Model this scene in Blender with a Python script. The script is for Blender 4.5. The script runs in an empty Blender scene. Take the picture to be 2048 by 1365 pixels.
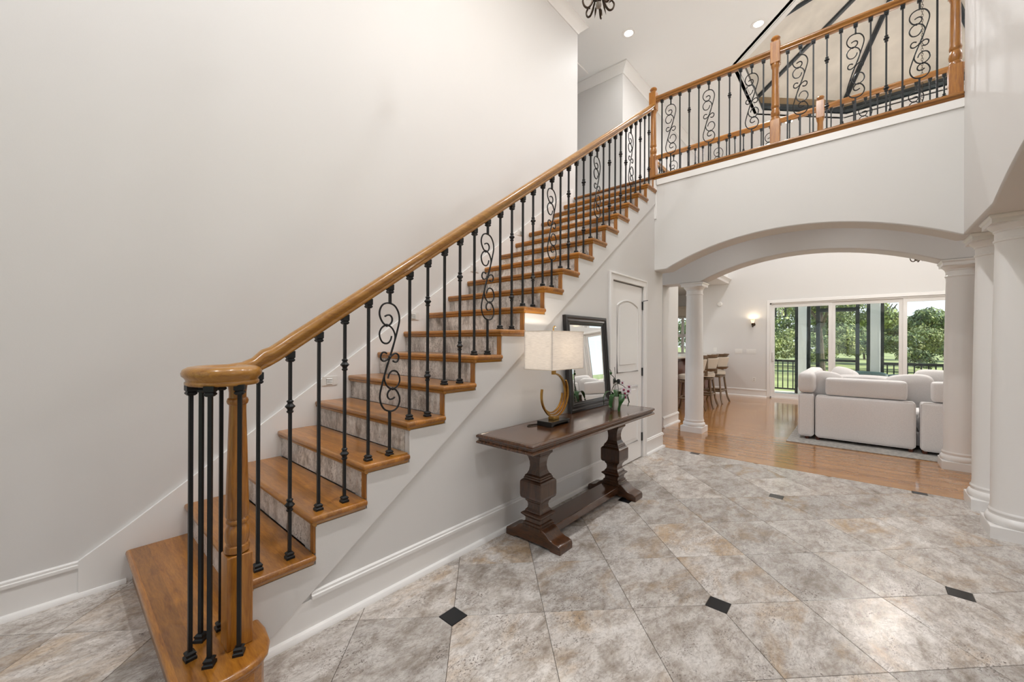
import bpy, bmesh, math, random
from mathutils import Vector, Matrix
random.seed(7)
R = math.radians
sc = bpy.context.scene
C = sc.collection

# ------------------------------------------------------------------ camera
H = 1.362
yaw, roll = 0.7165, 0.0038
F = Vector((math.cos(yaw), math.sin(yaw), 0)); Rt = Vector((math.sin(yaw), -math.cos(yaw), 0)); U = Vector((0, 0, 1))
R2 = Rt*math.cos(roll) + U*math.sin(roll); U2 = -Rt*math.sin(roll) + U*math.cos(roll)
cam_d = bpy.data.cameras.new('camera'); cam = bpy.data.objects.new('camera', cam_d); C.objects.link(cam)
M = Matrix((R2, U2, -F)).transposed().to_4x4(); M.translation = Vector((0, 0, H)); cam.matrix_world = M
cam_d.sensor_width = 36; cam_d.lens = 796.84/2048*36; cam_d.shift_y = 1.08/2048
cam_d.clip_start = 0.02; cam_d.clip_end = 400
sc.camera = cam
# ------------------------------------------------------------------ world, sun, exposure
w = bpy.data.worlds.new('sky'); sc.world = w; w.use_nodes = True
nt = w.node_tree; nt.nodes.clear()
out = nt.nodes.new('ShaderNodeOutputWorld'); bg = nt.nodes.new('ShaderNodeBackground')
tc = nt.nodes.new('ShaderNodeTexCoord'); sep = nt.nodes.new('ShaderNodeSeparateXYZ'); rp = nt.nodes.new('ShaderNodeValToRGB')
nt.links.new(tc.outputs['Generated'], sep.inputs[0]); nt.links.new(sep.outputs['Z'], rp.inputs[0])
rp.color_ramp.elements[0].position = 0.0; rp.color_ramp.elements[0].color = (0.93, 0.96, 1.0, 1)
rp.color_ramp.elements[1].position = 0.6; rp.color_ramp.elements[1].color = (0.50, 0.68, 0.95, 1)
nt.links.new(rp.outputs[0], bg.inputs['Color']); bg.inputs['Strength'].default_value = 1.9
nt.links.new(bg.outputs[0], out.inputs['Surface'])
sun_d = bpy.data.lights.new('sun', 'SUN'); sun = bpy.data.objects.new('sun', sun_d); C.objects.link(sun)
sun_d.energy = 8.0; sun_d.angle = R(0.6); sun_d.color = (1, .95, .86)
sun.rotation_euler = Vector((-0.10, 0.72, -0.66)).to_track_quat('-Z', 'Y').to_euler()
sun['kind'] = 'helper'
sc.view_settings.view_transform = 'Standard'; sc.view_settings.look = 'None'
sc.view_settings.gamma = 1.0; sc.view_settings.exposure = -0.26; sc.view_settings.use_curve_mapping = False
sc.cycles.max_bounces = 7; sc.cycles.diffuse_bounces = 4; sc.cycles.glossy_bounces = 3; sc.cycles.transmission_bounces = 4
sc.cycles.transparent_max_bounces = 10; sc.cycles.sample_clamp_indirect = 6.0
sc.cycles.caustics_reflective = False; sc.cycles.caustics_refractive = False

# ------------------------------------------------------------------ materials
MATS = {}
def lin(c): return tuple((x/12.92 if x <= .04045 else ((x+.055)/1.055)**2.4) for x in c)
def hx(s): return lin(tuple(int(s[i:i+2], 16)/255 for i in (0, 2, 4))) + (1,)
def new_mat(name):
    m = bpy.data.materials.new(name); m.use_nodes = True; MATS[name] = m
    return m, m.node_tree, m.node_tree.nodes['Principled BSDF']
def N(t, typ, **kw):
    n = t.nodes.new(typ)
    for k, v in kw.items():
        if k in n.inputs: n.inputs[k].default_value = v
        else: setattr(n, k, v)
    return n
def ramp(t, stops):
    n = t.nodes.new('ShaderNodeValToRGB'); e = n.color_ramp.elements
    while len(e) < len(stops): e.new(.5)
    for el, (p, c) in zip(e, stops): el.position = p; el.color = c if len(c) == 4 else tuple(c)+(1,)
    return n
def coords(t, scale=(1, 1, 1), rnd=0.0, rot=(0, 0, 0)):
    g = N(t, 'ShaderNodeNewGeometry'); mp = N(t, 'ShaderNodeMapping'); mp.inputs['Scale'].default_value = scale
    mp.inputs['Rotation'].default_value = rot
    t.links.new(g.outputs['Position'], mp.inputs['Vector'])
    if rnd:
        oi = N(t, 'ShaderNodeObjectInfo'); vm = N(t, 'ShaderNodeVectorMath', operation='SCALE')
        cb = N(t, 'ShaderNodeCombineXYZ')
        for i, k in enumerate((1.0, 3.7, 7.3)):
            mm = N(t, 'ShaderNodeMath', operation='MULTIPLY'); mm.inputs[1].default_value = k*rnd
            t.links.new(oi.outputs['Random'], mm.inputs[0]); t.links.new(mm.outputs[0], cb.inputs[i])
        ad = N(t, 'ShaderNodeVectorMath', operation='ADD')
        t.links.new(g.outputs['Position'], ad.inputs[0]); t.links.new(cb.outputs[0], ad.inputs[1]); t.links.new(ad.outputs[0], mp.inputs['Vector'])
    return mp.outputs[0]
def simple(name, col, rough=.5, metal=0.0, coat=0.0, var=0.0, vscale=8.0, bump=0.0, bscale=200.0, spec=None, emit=None, estr=0):
    m, t, b = new_mat(name)
    b.inputs['Base Color'].default_value = col; b.inputs['Roughness'].default_value = rough; b.inputs['Metallic'].default_value = metal
    b.inputs['Coat Weight'].default_value = coat
    if spec is not None: b.inputs['Specular IOR Level'].default_value = spec
    if var:
        n = N(t, 'ShaderNodeTexNoise'); n.inputs['Scale'].default_value = vscale; n.inputs['Detail'].default_value = 5
        t.links.new(coords(t), n.inputs['Vector'])
        r = ramp(t, [(.3, tuple(x*(1-var) for x in col[:3])), (.7, tuple(min(1, x*(1+var)) for x in col[:3]))])
        t.links.new(n.outputs['Fac'], r.inputs[0]); t.links.new(r.outputs[0], b.inputs['Base Color'])
    if bump:
        n = N(t, 'ShaderNodeTexNoise'); n.inputs['Scale'].default_value = bscale; n.inputs['Detail'].default_value = 4
        t.links.new(coords(t), n.inputs['Vector'])
        bp = N(t, 'ShaderNodeBump'); bp.inputs['Strength'].default_value = bump; bp.inputs['Distance'].default_value = .004
        t.links.new(n.outputs['Fac'], bp.inputs['Height']); t.links.new(bp.outputs[0], b.inputs['Normal'])
    if emit: b.inputs['Emission Color'].default_value = emit; b.inputs['Emission Strength'].default_value = estr
    return m
def wood(name, light, dark, scale, rough=.3, coat=.4, rnd=2.0, contrast=(.35, .68), strips=0.0):
    m, t, b = new_mat(name)
    co = coords(t, scale, rnd)
    n1 = N(t, 'ShaderNodeTexNoise'); n1.inputs['Scale'].default_value = 5; n1.inputs['Detail'].default_value = 8; n1.inputs['Roughness'].default_value = .6; n1.inputs['Distortion'].default_value = .7
    n2 = N(t, 'ShaderNodeTexNoise'); n2.inputs['Scale'].default_value = 26; n2.inputs['Detail'].default_value = 4
    t.links.new(co, n1.inputs['Vector']); t.links.new(co, n2.inputs['Vector'])
    mx = N(t, 'ShaderNodeMath', operation='MULTIPLY_ADD'); mx.inputs[1].default_value = .35
    t.links.new(n2.outputs['Fac'], mx.inputs[0])
    sb = N(t, 'ShaderNodeMath', operation='MULTIPLY'); sb.inputs[1].default_value = .65
    t.links.new(n1.outputs['Fac'], sb.inputs[0]); t.links.new(sb.outputs[0], mx.inputs[2])
    r = ramp(t, [(contrast[0], dark), (contrast[1], light)]); t.links.new(mx.outputs[0], r.inputs[0])
    oi = N(t, 'ShaderNodeObjectInfo'); hs = N(t, 'ShaderNodeHueSaturation')
    mr = N(t, 'ShaderNodeMapRange'); mr.inputs['To Min'].default_value = .9; mr.inputs['To Max'].default_value = 1.1
    t.links.new(oi.outputs['Random'], mr.inputs['Value']); t.links.new(mr.outputs[0], hs.inputs['Value'])
    t.links.new(r.outputs[0], hs.inputs['Color'])
    if strips:
        g = N(t, 'ShaderNodeNewGeometry'); sp = N(t, 'ShaderNodeSeparateXYZ'); t.links.new(g.outputs['Position'], sp.inputs[0])
        dv = N(t, 'ShaderNodeMath', operation='DIVIDE'); dv.inputs[1].default_value = strips; t.links.new(sp.outputs['X'], dv.inputs[0])
        fo = N(t, 'ShaderNodeMath', operation='FLOOR'); t.links.new(dv.outputs[0], fo.inputs[0])
        wn = N(t, 'ShaderNodeTexWhiteNoise', noise_dimensions='1D'); t.links.new(fo.outputs[0], wn.inputs['W'])
        m2 = N(t, 'ShaderNodeMapRange'); m2.inputs['To Min'].default_value = .78; m2.inputs['To Max'].default_value = 1.2; t.links.new(wn.outputs['Value'], m2.inputs['Value'])
        ml = N(t, 'ShaderNodeMath', operation='MULTIPLY'); t.links.new(m2.outputs[0], ml.inputs[0]); t.links.new(mr.outputs[0], ml.inputs[1]); t.links.new(ml.outputs[0], hs.inputs['Value'])
    t.links.new(hs.outputs[0], b.inputs['Base Color'])
    b.inputs['Roughness'].default_value = rough; b.inputs['Coat Weight'].default_value = coat; b.inputs['Coat Roughness'].default_value = .15
    bp = N(t, 'ShaderNodeBump'); bp.inputs['Strength'].default_value = .08; bp.inputs['Distance'].default_value = .002
    t.links.new(n2.outputs['Fac'], bp.inputs['Height']); t.links.new(bp.outputs[0], b.inputs['Normal'])
    return m
PAINT = simple('wall_paint', hx('dbd8d5'), .55, bump=.05, bscale=160)
PAINTW = simple('ceiling_paint', hx('efeeec'), .6)
TRIM = simple('white_trim', hx('ece9e6'), .32)
IRON = simple('black_iron', (.008, .0085, .009, 1), .42, spec=.35)
OAK = (.46, .188, .023); OAKD = (.225, .074, .007)
OAKX = wood('oak_along_x', (.49, .232, .034), (.27, .104, .011), (1.0, 9, 9)); OAKY = wood('oak_along_y', OAK, OAKD, (9, 1.0, 9), strips=.071); OAKZ = wood('oak_upright', OAK, OAKD, (9, 9, .8))
WAL = (.12, .044, .014); WALD = (.024, .009, .004)
WALX = wood('walnut_along_x', WAL, WALD, (1.2, 9, 9), .18, .6); WALY = wood('walnut_along_y', WAL, WALD, (9, 1.2, 9), .28, .5); WALZ = wood('walnut_upright', (.10, .042, .018), WALD, (9, 9, 1), .28, .5)
def stone(name, warm=1.0, seed=0.0, rough=.16, bright=1.0, stretch=(1, 1, 1), rot=0.0, deep=1.0):
    m, t, b = new_mat(name)
    co = coords(t, stretch, 13.0+seed, (0, 0, rot))
    def noise(s, d=8, r=.6, dist=0.0):
        n = N(t, 'ShaderNodeTexNoise'); n.inputs['Scale'].default_value = s; n.inputs['Detail'].default_value = d; n.inputs['Roughness'].default_value = r; n.inputs['Distortion'].default_value = dist
        t.links.new(co, n.inputs['Vector']); return n.outputs['Fac']
    def mix(fac, a, c, bt='MIX'):
        n = t.nodes.new('ShaderNodeMix'); n.data_type = 'RGBA'; n.blend_type = bt
        if isinstance(fac, (int, float)): n.inputs[0].default_value = fac
        else: t.links.new(fac, n.inputs[0])
        for i, x in ((6, a), (7, c)):
            if isinstance(x, tuple): n.inputs[i].default_value = x
            else: t.links.new(x, n.inputs[i])
        return n.outputs[2]
    def B(c): return tuple(x*bright for x in c)+(1,)
    base = ramp(t, [(.32, B((.31*deep, .26*deep, .215*deep))), (.42, B((.47*deep**.5, .42*deep**.5, .375*deep**.5))), (.53, B((.64, .595, .555))), (.66, B((.73, .695, .66)))]); t.links.new(noise(4.6, 12, .70, .35), base.inputs[0])
    oi0 = N(t, 'ShaderNodeObjectInfo'); sel = N(t, 'ShaderNodeMath', operation='MULTIPLY'); sel.inputs[1].default_value = 7.31; t.links.new(oi0.outputs['Random'], sel.inputs[0])
    fr = N(t, 'ShaderNodeMath', operation='FRACT'); t.links.new(sel.outputs[0], fr.inputs[0])
    sr = ramp(t, [(.35, (.12, .12, .12)), (.8, (1, 1, 1))]); t.links.new(fr.outputs[0], sr.inputs[0])
    och = ramp(t, [(.50, (0, 0, 0)), (.66, (1, 1, 1))]); t.links.new(noise(2.4, 9, .68, .5), och.inputs[0])
    o1 = N(t, 'ShaderNodeMath', operation='MULTIPLY'); t.links.new(och.outputs[0], o1.inputs[0]); t.links.new(sr.outputs[0], o1.inputs[1])
    o2 = N(t, 'ShaderNodeMath', operation='MULTIPLY'); o2.inputs[1].default_value = .68*warm; t.links.new(o1.outputs[0], o2.inputs[0])
    c1 = mix(o2.outputs[0], base.outputs[0], B((.45, .285, .13)))
    mo = ramp(t, [(.36, (.72, .70, .69)), (.50, (.96, .955, .95)), (.62, (1.08, 1.08, 1.08))]); t.links.new(noise(17, 10, .78, .25), mo.inputs[0])
    c1 = mix(1.0, c1, mo.outputs[0], 'MULTIPLY')
    gr = ramp(t, [(.52, (0, 0, 0)), (.62, (1, 1, 1))]); t.links.new(noise(48, 6, .75, .2), gr.inputs[0])
    g2 = N(t, 'ShaderNodeMath', operation='MULTIPLY'); g2.inputs[1].default_value = .38; t.links.new(gr.outputs[0], g2.inputs[0])
    c2 = mix(g2.outputs[0], c1, B((.24, .20, .165)))
    # fine dark pits, gathered in drifts
    pit = ramp(t, [(.56, (0, 0, 0)), (.62, (1, 1, 1))]); t.links.new(noise(80, 4, .62, .3), pit.inputs[0])
    dr = ramp(t, [(.45, (0, 0, 0)), (.60, (1, 1, 1))]); t.links.new(noise(4.4, 4, .6, .5), dr.inputs[0])
    pm = N(t, 'ShaderNodeMath', operation='MULTIPLY'); t.links.new(pit.outputs[0], pm.inputs[0]); t.links.new(dr.outputs[0], pm.inputs[1])
    p2 = N(t, 'ShaderNodeMath', operation='MULTIPLY'); p2.inputs[1].default_value = .95; t.links.new(pm.outputs[0], p2.inputs[0])
    c3 = mix(p2.outputs[0], c2, B((.13, .10, .08)))
    # thin veins
    vn = N(t, 'ShaderNodeMath', operation='SUBTRACT'); vn.inputs[1].default_value = .5; t.links.new(noise(5.5, 6, .65, 1.0), vn.inputs[0])
    va = N(t, 'ShaderNodeMath', operation='ABSOLUTE'); t.links.new(vn.outputs[0], va.inputs[0])
    vr = ramp(t, [(.0, (1, 1, 1)), (.012, (0, 0, 0))]); t.links.new(va.outputs[0], vr.inputs[0])
    v2 = N(t, 'ShaderNodeMath', operation='MULTIPLY'); v2.inputs[1].default_value = .6; t.links.new(vr.outputs[0], v2.inputs[0])
    c4 = mix(v2.outputs[0], c3, B((.25, .20, .165)))
    oi = N(t, 'ShaderNodeObjectInfo'); hs = N(t, 'ShaderNodeHueSaturation'); mr = N(t, 'ShaderNodeMapRange'); mr.inputs['To Min'].default_value = .76; mr.inputs['To Max'].default_value = 1.1
    t.links.new(oi.outputs['Random'], mr.inputs['Value']); t.links.new(mr.outputs[0], hs.inputs['Value']); t.links.new(c4, hs.inputs['Color'])
    t.links.new(hs.outputs[0], b.inputs['Base Color'])
    rr = N(t, 'ShaderNodeMapRange'); rr.inputs['To Min'].default_value = rough; rr.inputs['To Max'].default_value = rough+.35
    t.links.new(pm.outputs[0], rr.inputs['Value']); t.links.new(rr.outputs[0], b.inputs['Roughness'])
    bp = N(t, 'ShaderNodeBump'); bp.inputs['Strength'].default_value = .25; bp.inputs['Distance'].default_value = -.002
    t.links.new(pm.outputs[0], bp.inputs['Height']); t.links.new(bp.outputs[0], b.inputs['Normal'])
    return m
TILE = stone('travertine', 1.0, 0, .2, 1.0, (1.0, 1.7, 1), R(45))
RTILE = stone('riser_stone', .2, 5, .3, 1.25, (1.5, 1.5, .9), 0, .5)
BLACKTILE = simple('black_granite', (.012, .013, .015, 1), .15, var=.4, vscale=60)
GROUT = simple('grout', hx('6f665d'), .9)
def strip_floor():
    m, t, b = new_mat('hardwood_strips')
    co = coords(t, (1, 1, 1), 0, (0, 0, R(90)))
    br = N(t, 'ShaderNodeTexBrick'); br.inputs['Scale'].default_value = 1; br.inputs['Brick Width'].default_value = 1.1; br.inputs['Row Height'].default_value = .057
    br.inputs['Mortar Size'].default_value = .0006; br.inputs['Color1'].default_value = (.52, .255, .085, 1); br.inputs['Color2'].default_value = (.35, .152, .046, 1); br.inputs['Mortar'].default_value = (.25, .11, .04, 1)
    br.offset = .37; br.inputs['Bias'].default_value = -.1
    t.links.new(co, br.inputs['Vector'])
    n = N(t, 'ShaderNodeTexNoise'); n.inputs['Scale'].default_value = 4; n.inputs['Detail'].default_value = 7
    t.links.new(coords(t, (14, 1.5, 1)), n.inputs['Vector'])
    r = ramp(t, [(.3, (.72, .72, .72)), (.7, (1.12, 1.12, 1.12))]); t.links.new(n.outputs['Fac'], r.inputs[0])
    mx = t.nodes.new('ShaderNodeMix'); mx.data_type = 'RGBA'; mx.blend_type = 'MULTIPLY'; mx.inputs[0].default_value = 1
    t.links.new(br.outputs['Color'], mx.inputs[6]); t.links.new(r.outputs[0], mx.inputs[7]); t.links.new(mx.outputs[2], b.inputs['Base Color'])
    b.inputs['Roughness'].default_value = .16; b.inputs['Coat Weight'].default_value = .5; b.inputs['Coat Roughness'].default_value = .08
    return m
HARD = strip_floor()
BRONZE = simple('aged_bronze', (.055, .035, .022, 1), .38, .75, var=.4, vscale=30)
GOLD = simple('brushed_brass', (.46, .27, .075, 1), .28, 1.0, var=.18, vscale=50)
BLACKLAC = simple('black_lacquer', (.01, .009, .008, 1), .18)
MIRFRAME = simple('espresso_frame', (.012, .009, .008, 1), .28, coat=.15)
MIRROR = simple('mirror_glass', (.86, .88, .88, 1), .01, 1.0)
FABW = simple('white_upholstery', hx('e9e5e3'), .9, var=.05, vscale=120, bump=.12, bscale=500)
LINEN = simple('cream_linen', hx('d8cdbd'), .9, bump=.2, bscale=600)
GREYWOOD = wood('weathered_oak', (.27, .19, .12), (.13, .085, .05), (8, 8, 1), .5, .05)
CHERRY = wood('cherry_cabinet', (.16, .045, .018), (.07, .018, .008), (8, 8, 1), .3, .4)
COUNTER = simple('stone_counter', hx('cfc8bd'), .15, var=.12, vscale=40)
RUGM = simple('grey_woven_rug', hx('a7a39d'), .95, var=.3, vscale=30, bump=.4, bscale=400)
PLASTIC = simple('white_plastic', hx('e6e3de'), .4)
DARKGREEN = simple('green_vinyl_cover', (.035, .065, .055, 1), .5, var=.3, vscale=6)
BLACKALU = simple('black_aluminium', (.010, .016, .017, 1), .35)
PORCHW = simple('porch_paint', hx('f3f2ee'), .5)
PATIO = simple('patio_paving', hx('cfc6b8'), .8, var=.1, vscale=3)
LAWN = simple('lawn_grass', (.30, .32, .12, 1), .9, var=.4, vscale=.6)
LEAF = [simple('leaf_dark', (.14, .18, .075, 1), .7, var=.5, vscale=1.2), simple('leaf_mid', (.26, .31, .12, 1), .7, var=.5, vscale=1.0), simple('leaf_light', (.42, .44, .18, 1), .7, var=.4, vscale=1.0)]
BARK = simple('bark', (.12, .09, .065, 1), .9, var=.4, vscale=10)
ORLEAF = simple('orchid_leaf', (.025, .085, .018, 1), .3, var=.4, vscale=25)
ORSTEM = simple('orchid_stem', (.035, .04, .018, 1), .6)
PETAL = simple('orchid_petal', (.80, .74, .76, 1), .5)
MAGENTA = simple('orchid_throat', (.22, .012, .05, 1), .5)
SOIL = simple('potting_bark', (.035, .022, .015, 1), .9)
POTM = simple('glazed_pot', hx('d9d2c8'), .2)
PLASTER = simple('dome_plaster', hx('f1ebe1'), .7, var=.12, vscale=2.2, bump=.25, bscale=18)
DOMEWOOD = simple('dome_dark_trim', (.035, .045, .055, 1), .3, var=.3, vscale=10)
DRUM = simple('dome_drum_tan', (.36, .25, .15, 1), .7, var=.15, vscale=3)
BULB = simple('bulb_glow', (1, .9, .75, 1), .5, emit=(1, .82, .58, 1), estr=14)
DOWN = simple('downlight_glow', (1, .95, .9, 1), .5, emit=(1, .93, .82, 1), estr=9)
def glassmat():
    m, t, b = new_mat('window_glass'); t.nodes.remove(b); o = t.nodes['Material Output']
    tr = N(t, 'ShaderNodeBsdfTransparent'); tr.inputs[0].default_value = (.93, .96, .95, 1); gl = N(t, 'ShaderNodeBsdfGlossy'); gl.inputs['Roughness'].default_value = .01
    fr = N(t, 'ShaderNodeFresnel'); fr.inputs['IOR'].default_value = 1.45; mx = N(t, 'ShaderNodeMixShader')
    t.links.new(fr.outputs[0], mx.inputs[0]); t.links.new(tr.outputs[0], mx.inputs[1]); t.links.new(gl.outputs[0], mx.inputs[2]); t.links.new(mx.outputs[0], o.inputs[0])
    return m
GLASS = glassmat()
def shademat(name, col, tmix, bscale):
    m, t, b = new_mat(name); o = t.nodes['Material Output']
    b.inputs['Base Color'].default_value = col; b.inputs['Roughness'].default_value = .9
    wv = N(t, 'ShaderNodeTexNoise'); wv.inputs['Scale'].default_value = 1; wv.inputs['Detail'].default_value = 3
    t.links.new(coords(t, (25, 25, bscale)), wv.inputs['Vector'])
    r = ramp(t, [(.3, tuple(x*.86 for x in col[:3])), (.6, col)]); t.links.new(wv.outputs['Fac'], r.inputs[0]); t.links.new(r.outputs[0], b.inputs['Base Color'])
    tl = N(t, 'ShaderNodeBsdfTranslucent'); t.links.new(r.outputs[0], tl.inputs[0])
    mx = N(t, 'ShaderNodeMixShader'); mx.inputs[0].default_value = tmix
    t.links.new(b.outputs[0], mx.inputs[1]); t.links.new(tl.outputs[0], mx.inputs[2]); t.links.new(mx.outputs[0], o.inputs[0])
    return m
SHADE = shademat('linen_shade', (.93, .90, .87, 1), .6, 300)
FROST = shademat('frosted_glass', (.9, .85, .75, 1), .6, 25)

# ------------------------------------------------------------------ mesh helpers
class MB:
    def __init__(s): s.v = []; s.f = []
    def add(s, vs, fs):
        k = len(s.v); s.v += [tuple(p) for p in vs]; s.f += [tuple(i+k for i in f) for f in fs]; return s
    def box(s, x0, x1, y0, y1, z0, z1):
        return s.add([(x0, y0, z0), (x1, y0, z0), (x1, y1, z0), (x0, y1, z0), (x0, y0, z1), (x1, y0, z1), (x1, y1, z1), (x0, y1, z1)],
                     [(3, 2, 1, 0), (4, 5, 6, 7), (0, 1, 5, 4), (1, 2, 6, 5), (2, 3, 7, 6), (3, 0, 4, 7)])
    def prism(s, poly, axis, a, b):
        """poly in the two other axes (cyclic order), extruded along axis from a to b"""
        def P(u, v, c): return {0: (c, u, v), 1: (u, c, v), 2: (u, v, c)}[axis]
        n = len(poly)
        ar = sum(poly[i][0]*poly[(i+1) % n][1]-poly[(i+1) % n][0]*poly[i][1] for i in range(n))
        if (ar < 0) != (axis == 1): poly = poly[::-1]
        if b < a: a, b = b, a
        vs = [P(u, v, a) for u, v in poly]+[P(u, v, b) for u, v in poly]
        fs = [tuple(range(n))[::-1], tuple(range(n, 2*n))]+[(i, (i+1) % n, n+(i+1) % n, n+i) for i in range(n)]
        return s.add(vs, fs)
    def lathe(s, prof, c=(0, 0, 0), n=24, rot=0.0, axis=2, cap=True):
        vs = []; fs = []
        for r, z in prof:
            for k in range(n):
                a = rot+2*math.pi*k/n; x, y = r*math.cos(a), r*math.sin(a)
                p = (x, y, z) if axis == 2 else ((z, x, y) if axis == 0 else (y, z, x))
                vs.append((c[0]+p[0], c[1]+p[1], c[2]+p[2]))
        for i in range(len(prof)-1):
            for k in range(n): fs.append((i*n+k, i*n+(k+1) % n, (i+1)*n+(k+1) % n, (i+1)*n+k))
        if cap:
            fs.append(tuple(range(n))[::-1]); fs.append(tuple(range((len(prof)-1)*n, len(prof)*n)))
        return s.add(vs, fs)
    def sq(s, prof, c=(0, 0, 0)):
        """square stacked profile: half widths"""
        return s.lathe([(r*math.sqrt(2), z) for r, z in prof], c, 4, math.pi/4)
    def tube(s, pts, rad, n=6, closed=False):
        pts = [Vector(p) for p in pts]; m = len(pts); vs = []; fs = []
        up = None
        for i, p in enumerate(pts):
            a = pts[(i-1) % m] if (i or closed) else p; b = pts[(i+1) % m] if (i < m-1 or closed) else p
            t = (b-a).normalized()
            if up is None:
                up = Vector((0, 0, 1)) if abs(t.z) < .9 else Vector((0, 1, 0))
            sd = t.cross(up)
            if sd.length < 1e-4: sd = t.cross(Vector((.3, .7, .2)))
            sd.normalize(); up = sd.cross(t).normalized()
            r = rad(i/(m-1)) if callable(rad) else rad
            for k in range(n):
                an = 2*math.pi*k/n; vs.append(p+sd*(r*math.cos(an))+up*(r*math.sin(an)))
        L = m if closed else m-1
        for i in range(L):
            j = (i+1) % m
            for k in range(n): fs.append((i*n+k, j*n+k, j*n+(k+1) % n, i*n+(k+1) % n))
        if not closed: fs.append(tuple(range(n))); fs.append(tuple(range((m-1)*n, m*n))[::-1])
        # orient outwards
        return s.add(vs, [f[::-1] for f in fs])
    def sweep(s, prof, path, closed=False):
        """plumb sweep: profile (u sideways to the right of travel, v up) along a path"""
        pts = [Vector(p) for p in path]; m = len(pts); n = len(prof); vs = []; fs = []
        for i, p in enumerate(pts):
            a = pts[(i-1) % m] if (i or closed) else p; b = pts[(i+1) % m] if (i < m-1 or closed) else p
            d1 = (p-a); d2 = (b-p); d1.z = d2.z = 0
            if d1.length < 1e-9: d1 = d2.copy()
            if d2.length < 1e-9: d2 = d1.copy()
            d1.normalize(); d2.normalize(); t = (d1+d2).normalized()
            k = 1/max(.3, t.dot(d1)); sd = Vector((t.y, -t.x, 0))*k
            dd = b-a; hz = math.hypot(dd.x, dd.y); vsc = math.sqrt(1+(dd.z/hz)**2) if hz > 1e-6 else 1
            for u, v in prof: vs.append(p+sd*u+Vector((0, 0, v*vsc)))
        for i in range(m if closed else m-1):
            j = (i+1) % m
            for k in range(n): fs.append((i*n+k, j*n+k, j*n+(k+1) % n, i*n+(k+1) % n))
        if not closed: fs.append(tuple(range(n))); fs.append(tuple(range((m-1)*n, m*n))[::-1])
        return s.add(vs, fs)
    def sphere(s, c, r, n=12, m=8, sz=1.0):
        prof = [(max(1e-4, r*math.sin(math.pi*i/m)), -r*sz*math.cos(math.pi*i/m)) for i in range(m+1)]
        return s.lathe(prof, c, n)
    def mesh(s, name):
        me = bpy.data.meshes.new(name); me.from_pydata(s.v, [], s.f); me.validate()
        bm = bmesh.new(); bm.from_mesh(me); bmesh.ops.recalc_face_normals(bm, faces=bm.faces); bm.to_mesh(me); bm.free()
        return me
    def build(s, name, mat, parent=None, smooth=False, bevel=0, seg=2, loc=None, sub=0):
        """vertices are given in world space unless loc is given (then local)"""
        if loc is None:
            L = Vector((0, 0, 0)); q = parent
            while q: L += q.location; q = q.parent
            s.v = [tuple(Vector(p)-L) for p in s.v]
        me = s.mesh(name); me.materials.append(mat)
        o = bpy.data.objects.new(name, me); C.objects.link(o); o.parent = parent
        if loc is not None: o.location = loc
        if smooth: shade(me, smooth if smooth is not True else 40)
        if bevel:
            b = o.modifiers.new('bevel', 'BEVEL'); b.width = bevel; b.segments = seg; b.limit_method = 'ANGLE'; b.angle_limit = R(35)
            if smooth is False: shade(me, 50)
        if sub:
            u = o.modifiers.new('sub', 'SUBSURF'); u.levels = sub; u.render_levels = sub
            for p in me.polygons: p.use_smooth = True
        return o
def shade(me, ang):
    for p in me.polygons: p.use_smooth = True
    me.set_sharp_from_angle(angle=R(ang))
def tag(o, label, cat, group=None, kind=None):
    o['label'] = label; o['category'] = cat
    if group: o['group'] = group
    if kind: o['kind'] = kind
    return o
def thing(name, label, cat, loc=(0, 0, 0), group=None, rz=0):
    o = bpy.data.objects.new(name, None); C.objects.link(o); o.location = loc; o.rotation_euler = (0, 0, rz); o.empty_display_size = .1
    return tag(o, label, cat, group)
def struct(o, label, cat): return tag(o, label, cat, kind='structure')
def inst(name, me, parent, loc, rot=(0, 0, 0), scale=(1, 1, 1)):
    o = bpy.data.objects.new(name, me); C.objects.link(o); o.parent = parent; o.location = loc; o.rotation_euler = rot; o.scale = scale; return o
def copy_tree(o, parent=None):
    c = o.copy(); C.objects.link(c); c.parent = parent
    for ch in list(o.children): copy_tree(ch, c)
    return c
def catmull(pts, k=6):
    pts = [Vector(p) for p in pts]; o = []
    for i in range(len(pts)-1):
        p0 = pts[max(0, i-1)]; p1 = pts[i]; p2 = pts[i+1]; p3 = pts[min(len(pts)-1, i+2)]
        for j in range(k):
            t = j/k
            o.append(.5*((2*p1)+(p2-p0)*t+(2*p0-5*p1+4*p2-p3)*t*t+(3*p1-p0-3*p2+p3)*t**3))
    o.append(pts[-1]); return o
def lamp(name, typ, loc, energy, col=(1, .9, .78), size=.1, parent=None, aim=None):
    d = bpy.data.lights.new(name, typ); d.energy = energy; d.color = col
    if typ == 'AREA': d.shape = 'DISK'; d.size = size
    else: d.shadow_soft_size = size
    o = bpy.data.objects.new(name, d); C.objects.link(o); o.location = loc; o.parent = parent; o['kind'] = 'helper'
    if aim: o.rotation_euler = Vector(aim).to_track_quat('-Z', 'Y').to_euler()
    return o

# ================================================================== dimensions
X0, G, RS = .0059, .2575, .1812       # nosing line: nose of tread n at X0+n*G, height n*RS
YS, YL = 1.933, 3.125                 # face of the stair wall, face of the left wall
XB, XB2 = 4.93, 5.20                  # arch wall below the bridge
XC, XC2 = 6.32, 6.62                  # second arch wall
YR = -.65                             # right wall face
XF = 11.6                             # far wall
ZL = 19*RS                            # upper floor
ZC = 6.0                              # upper ceiling
XREAR = -2.6
def nos(x): return (x-X0)*RS/G
def nx(n): return X0+n*G

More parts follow.
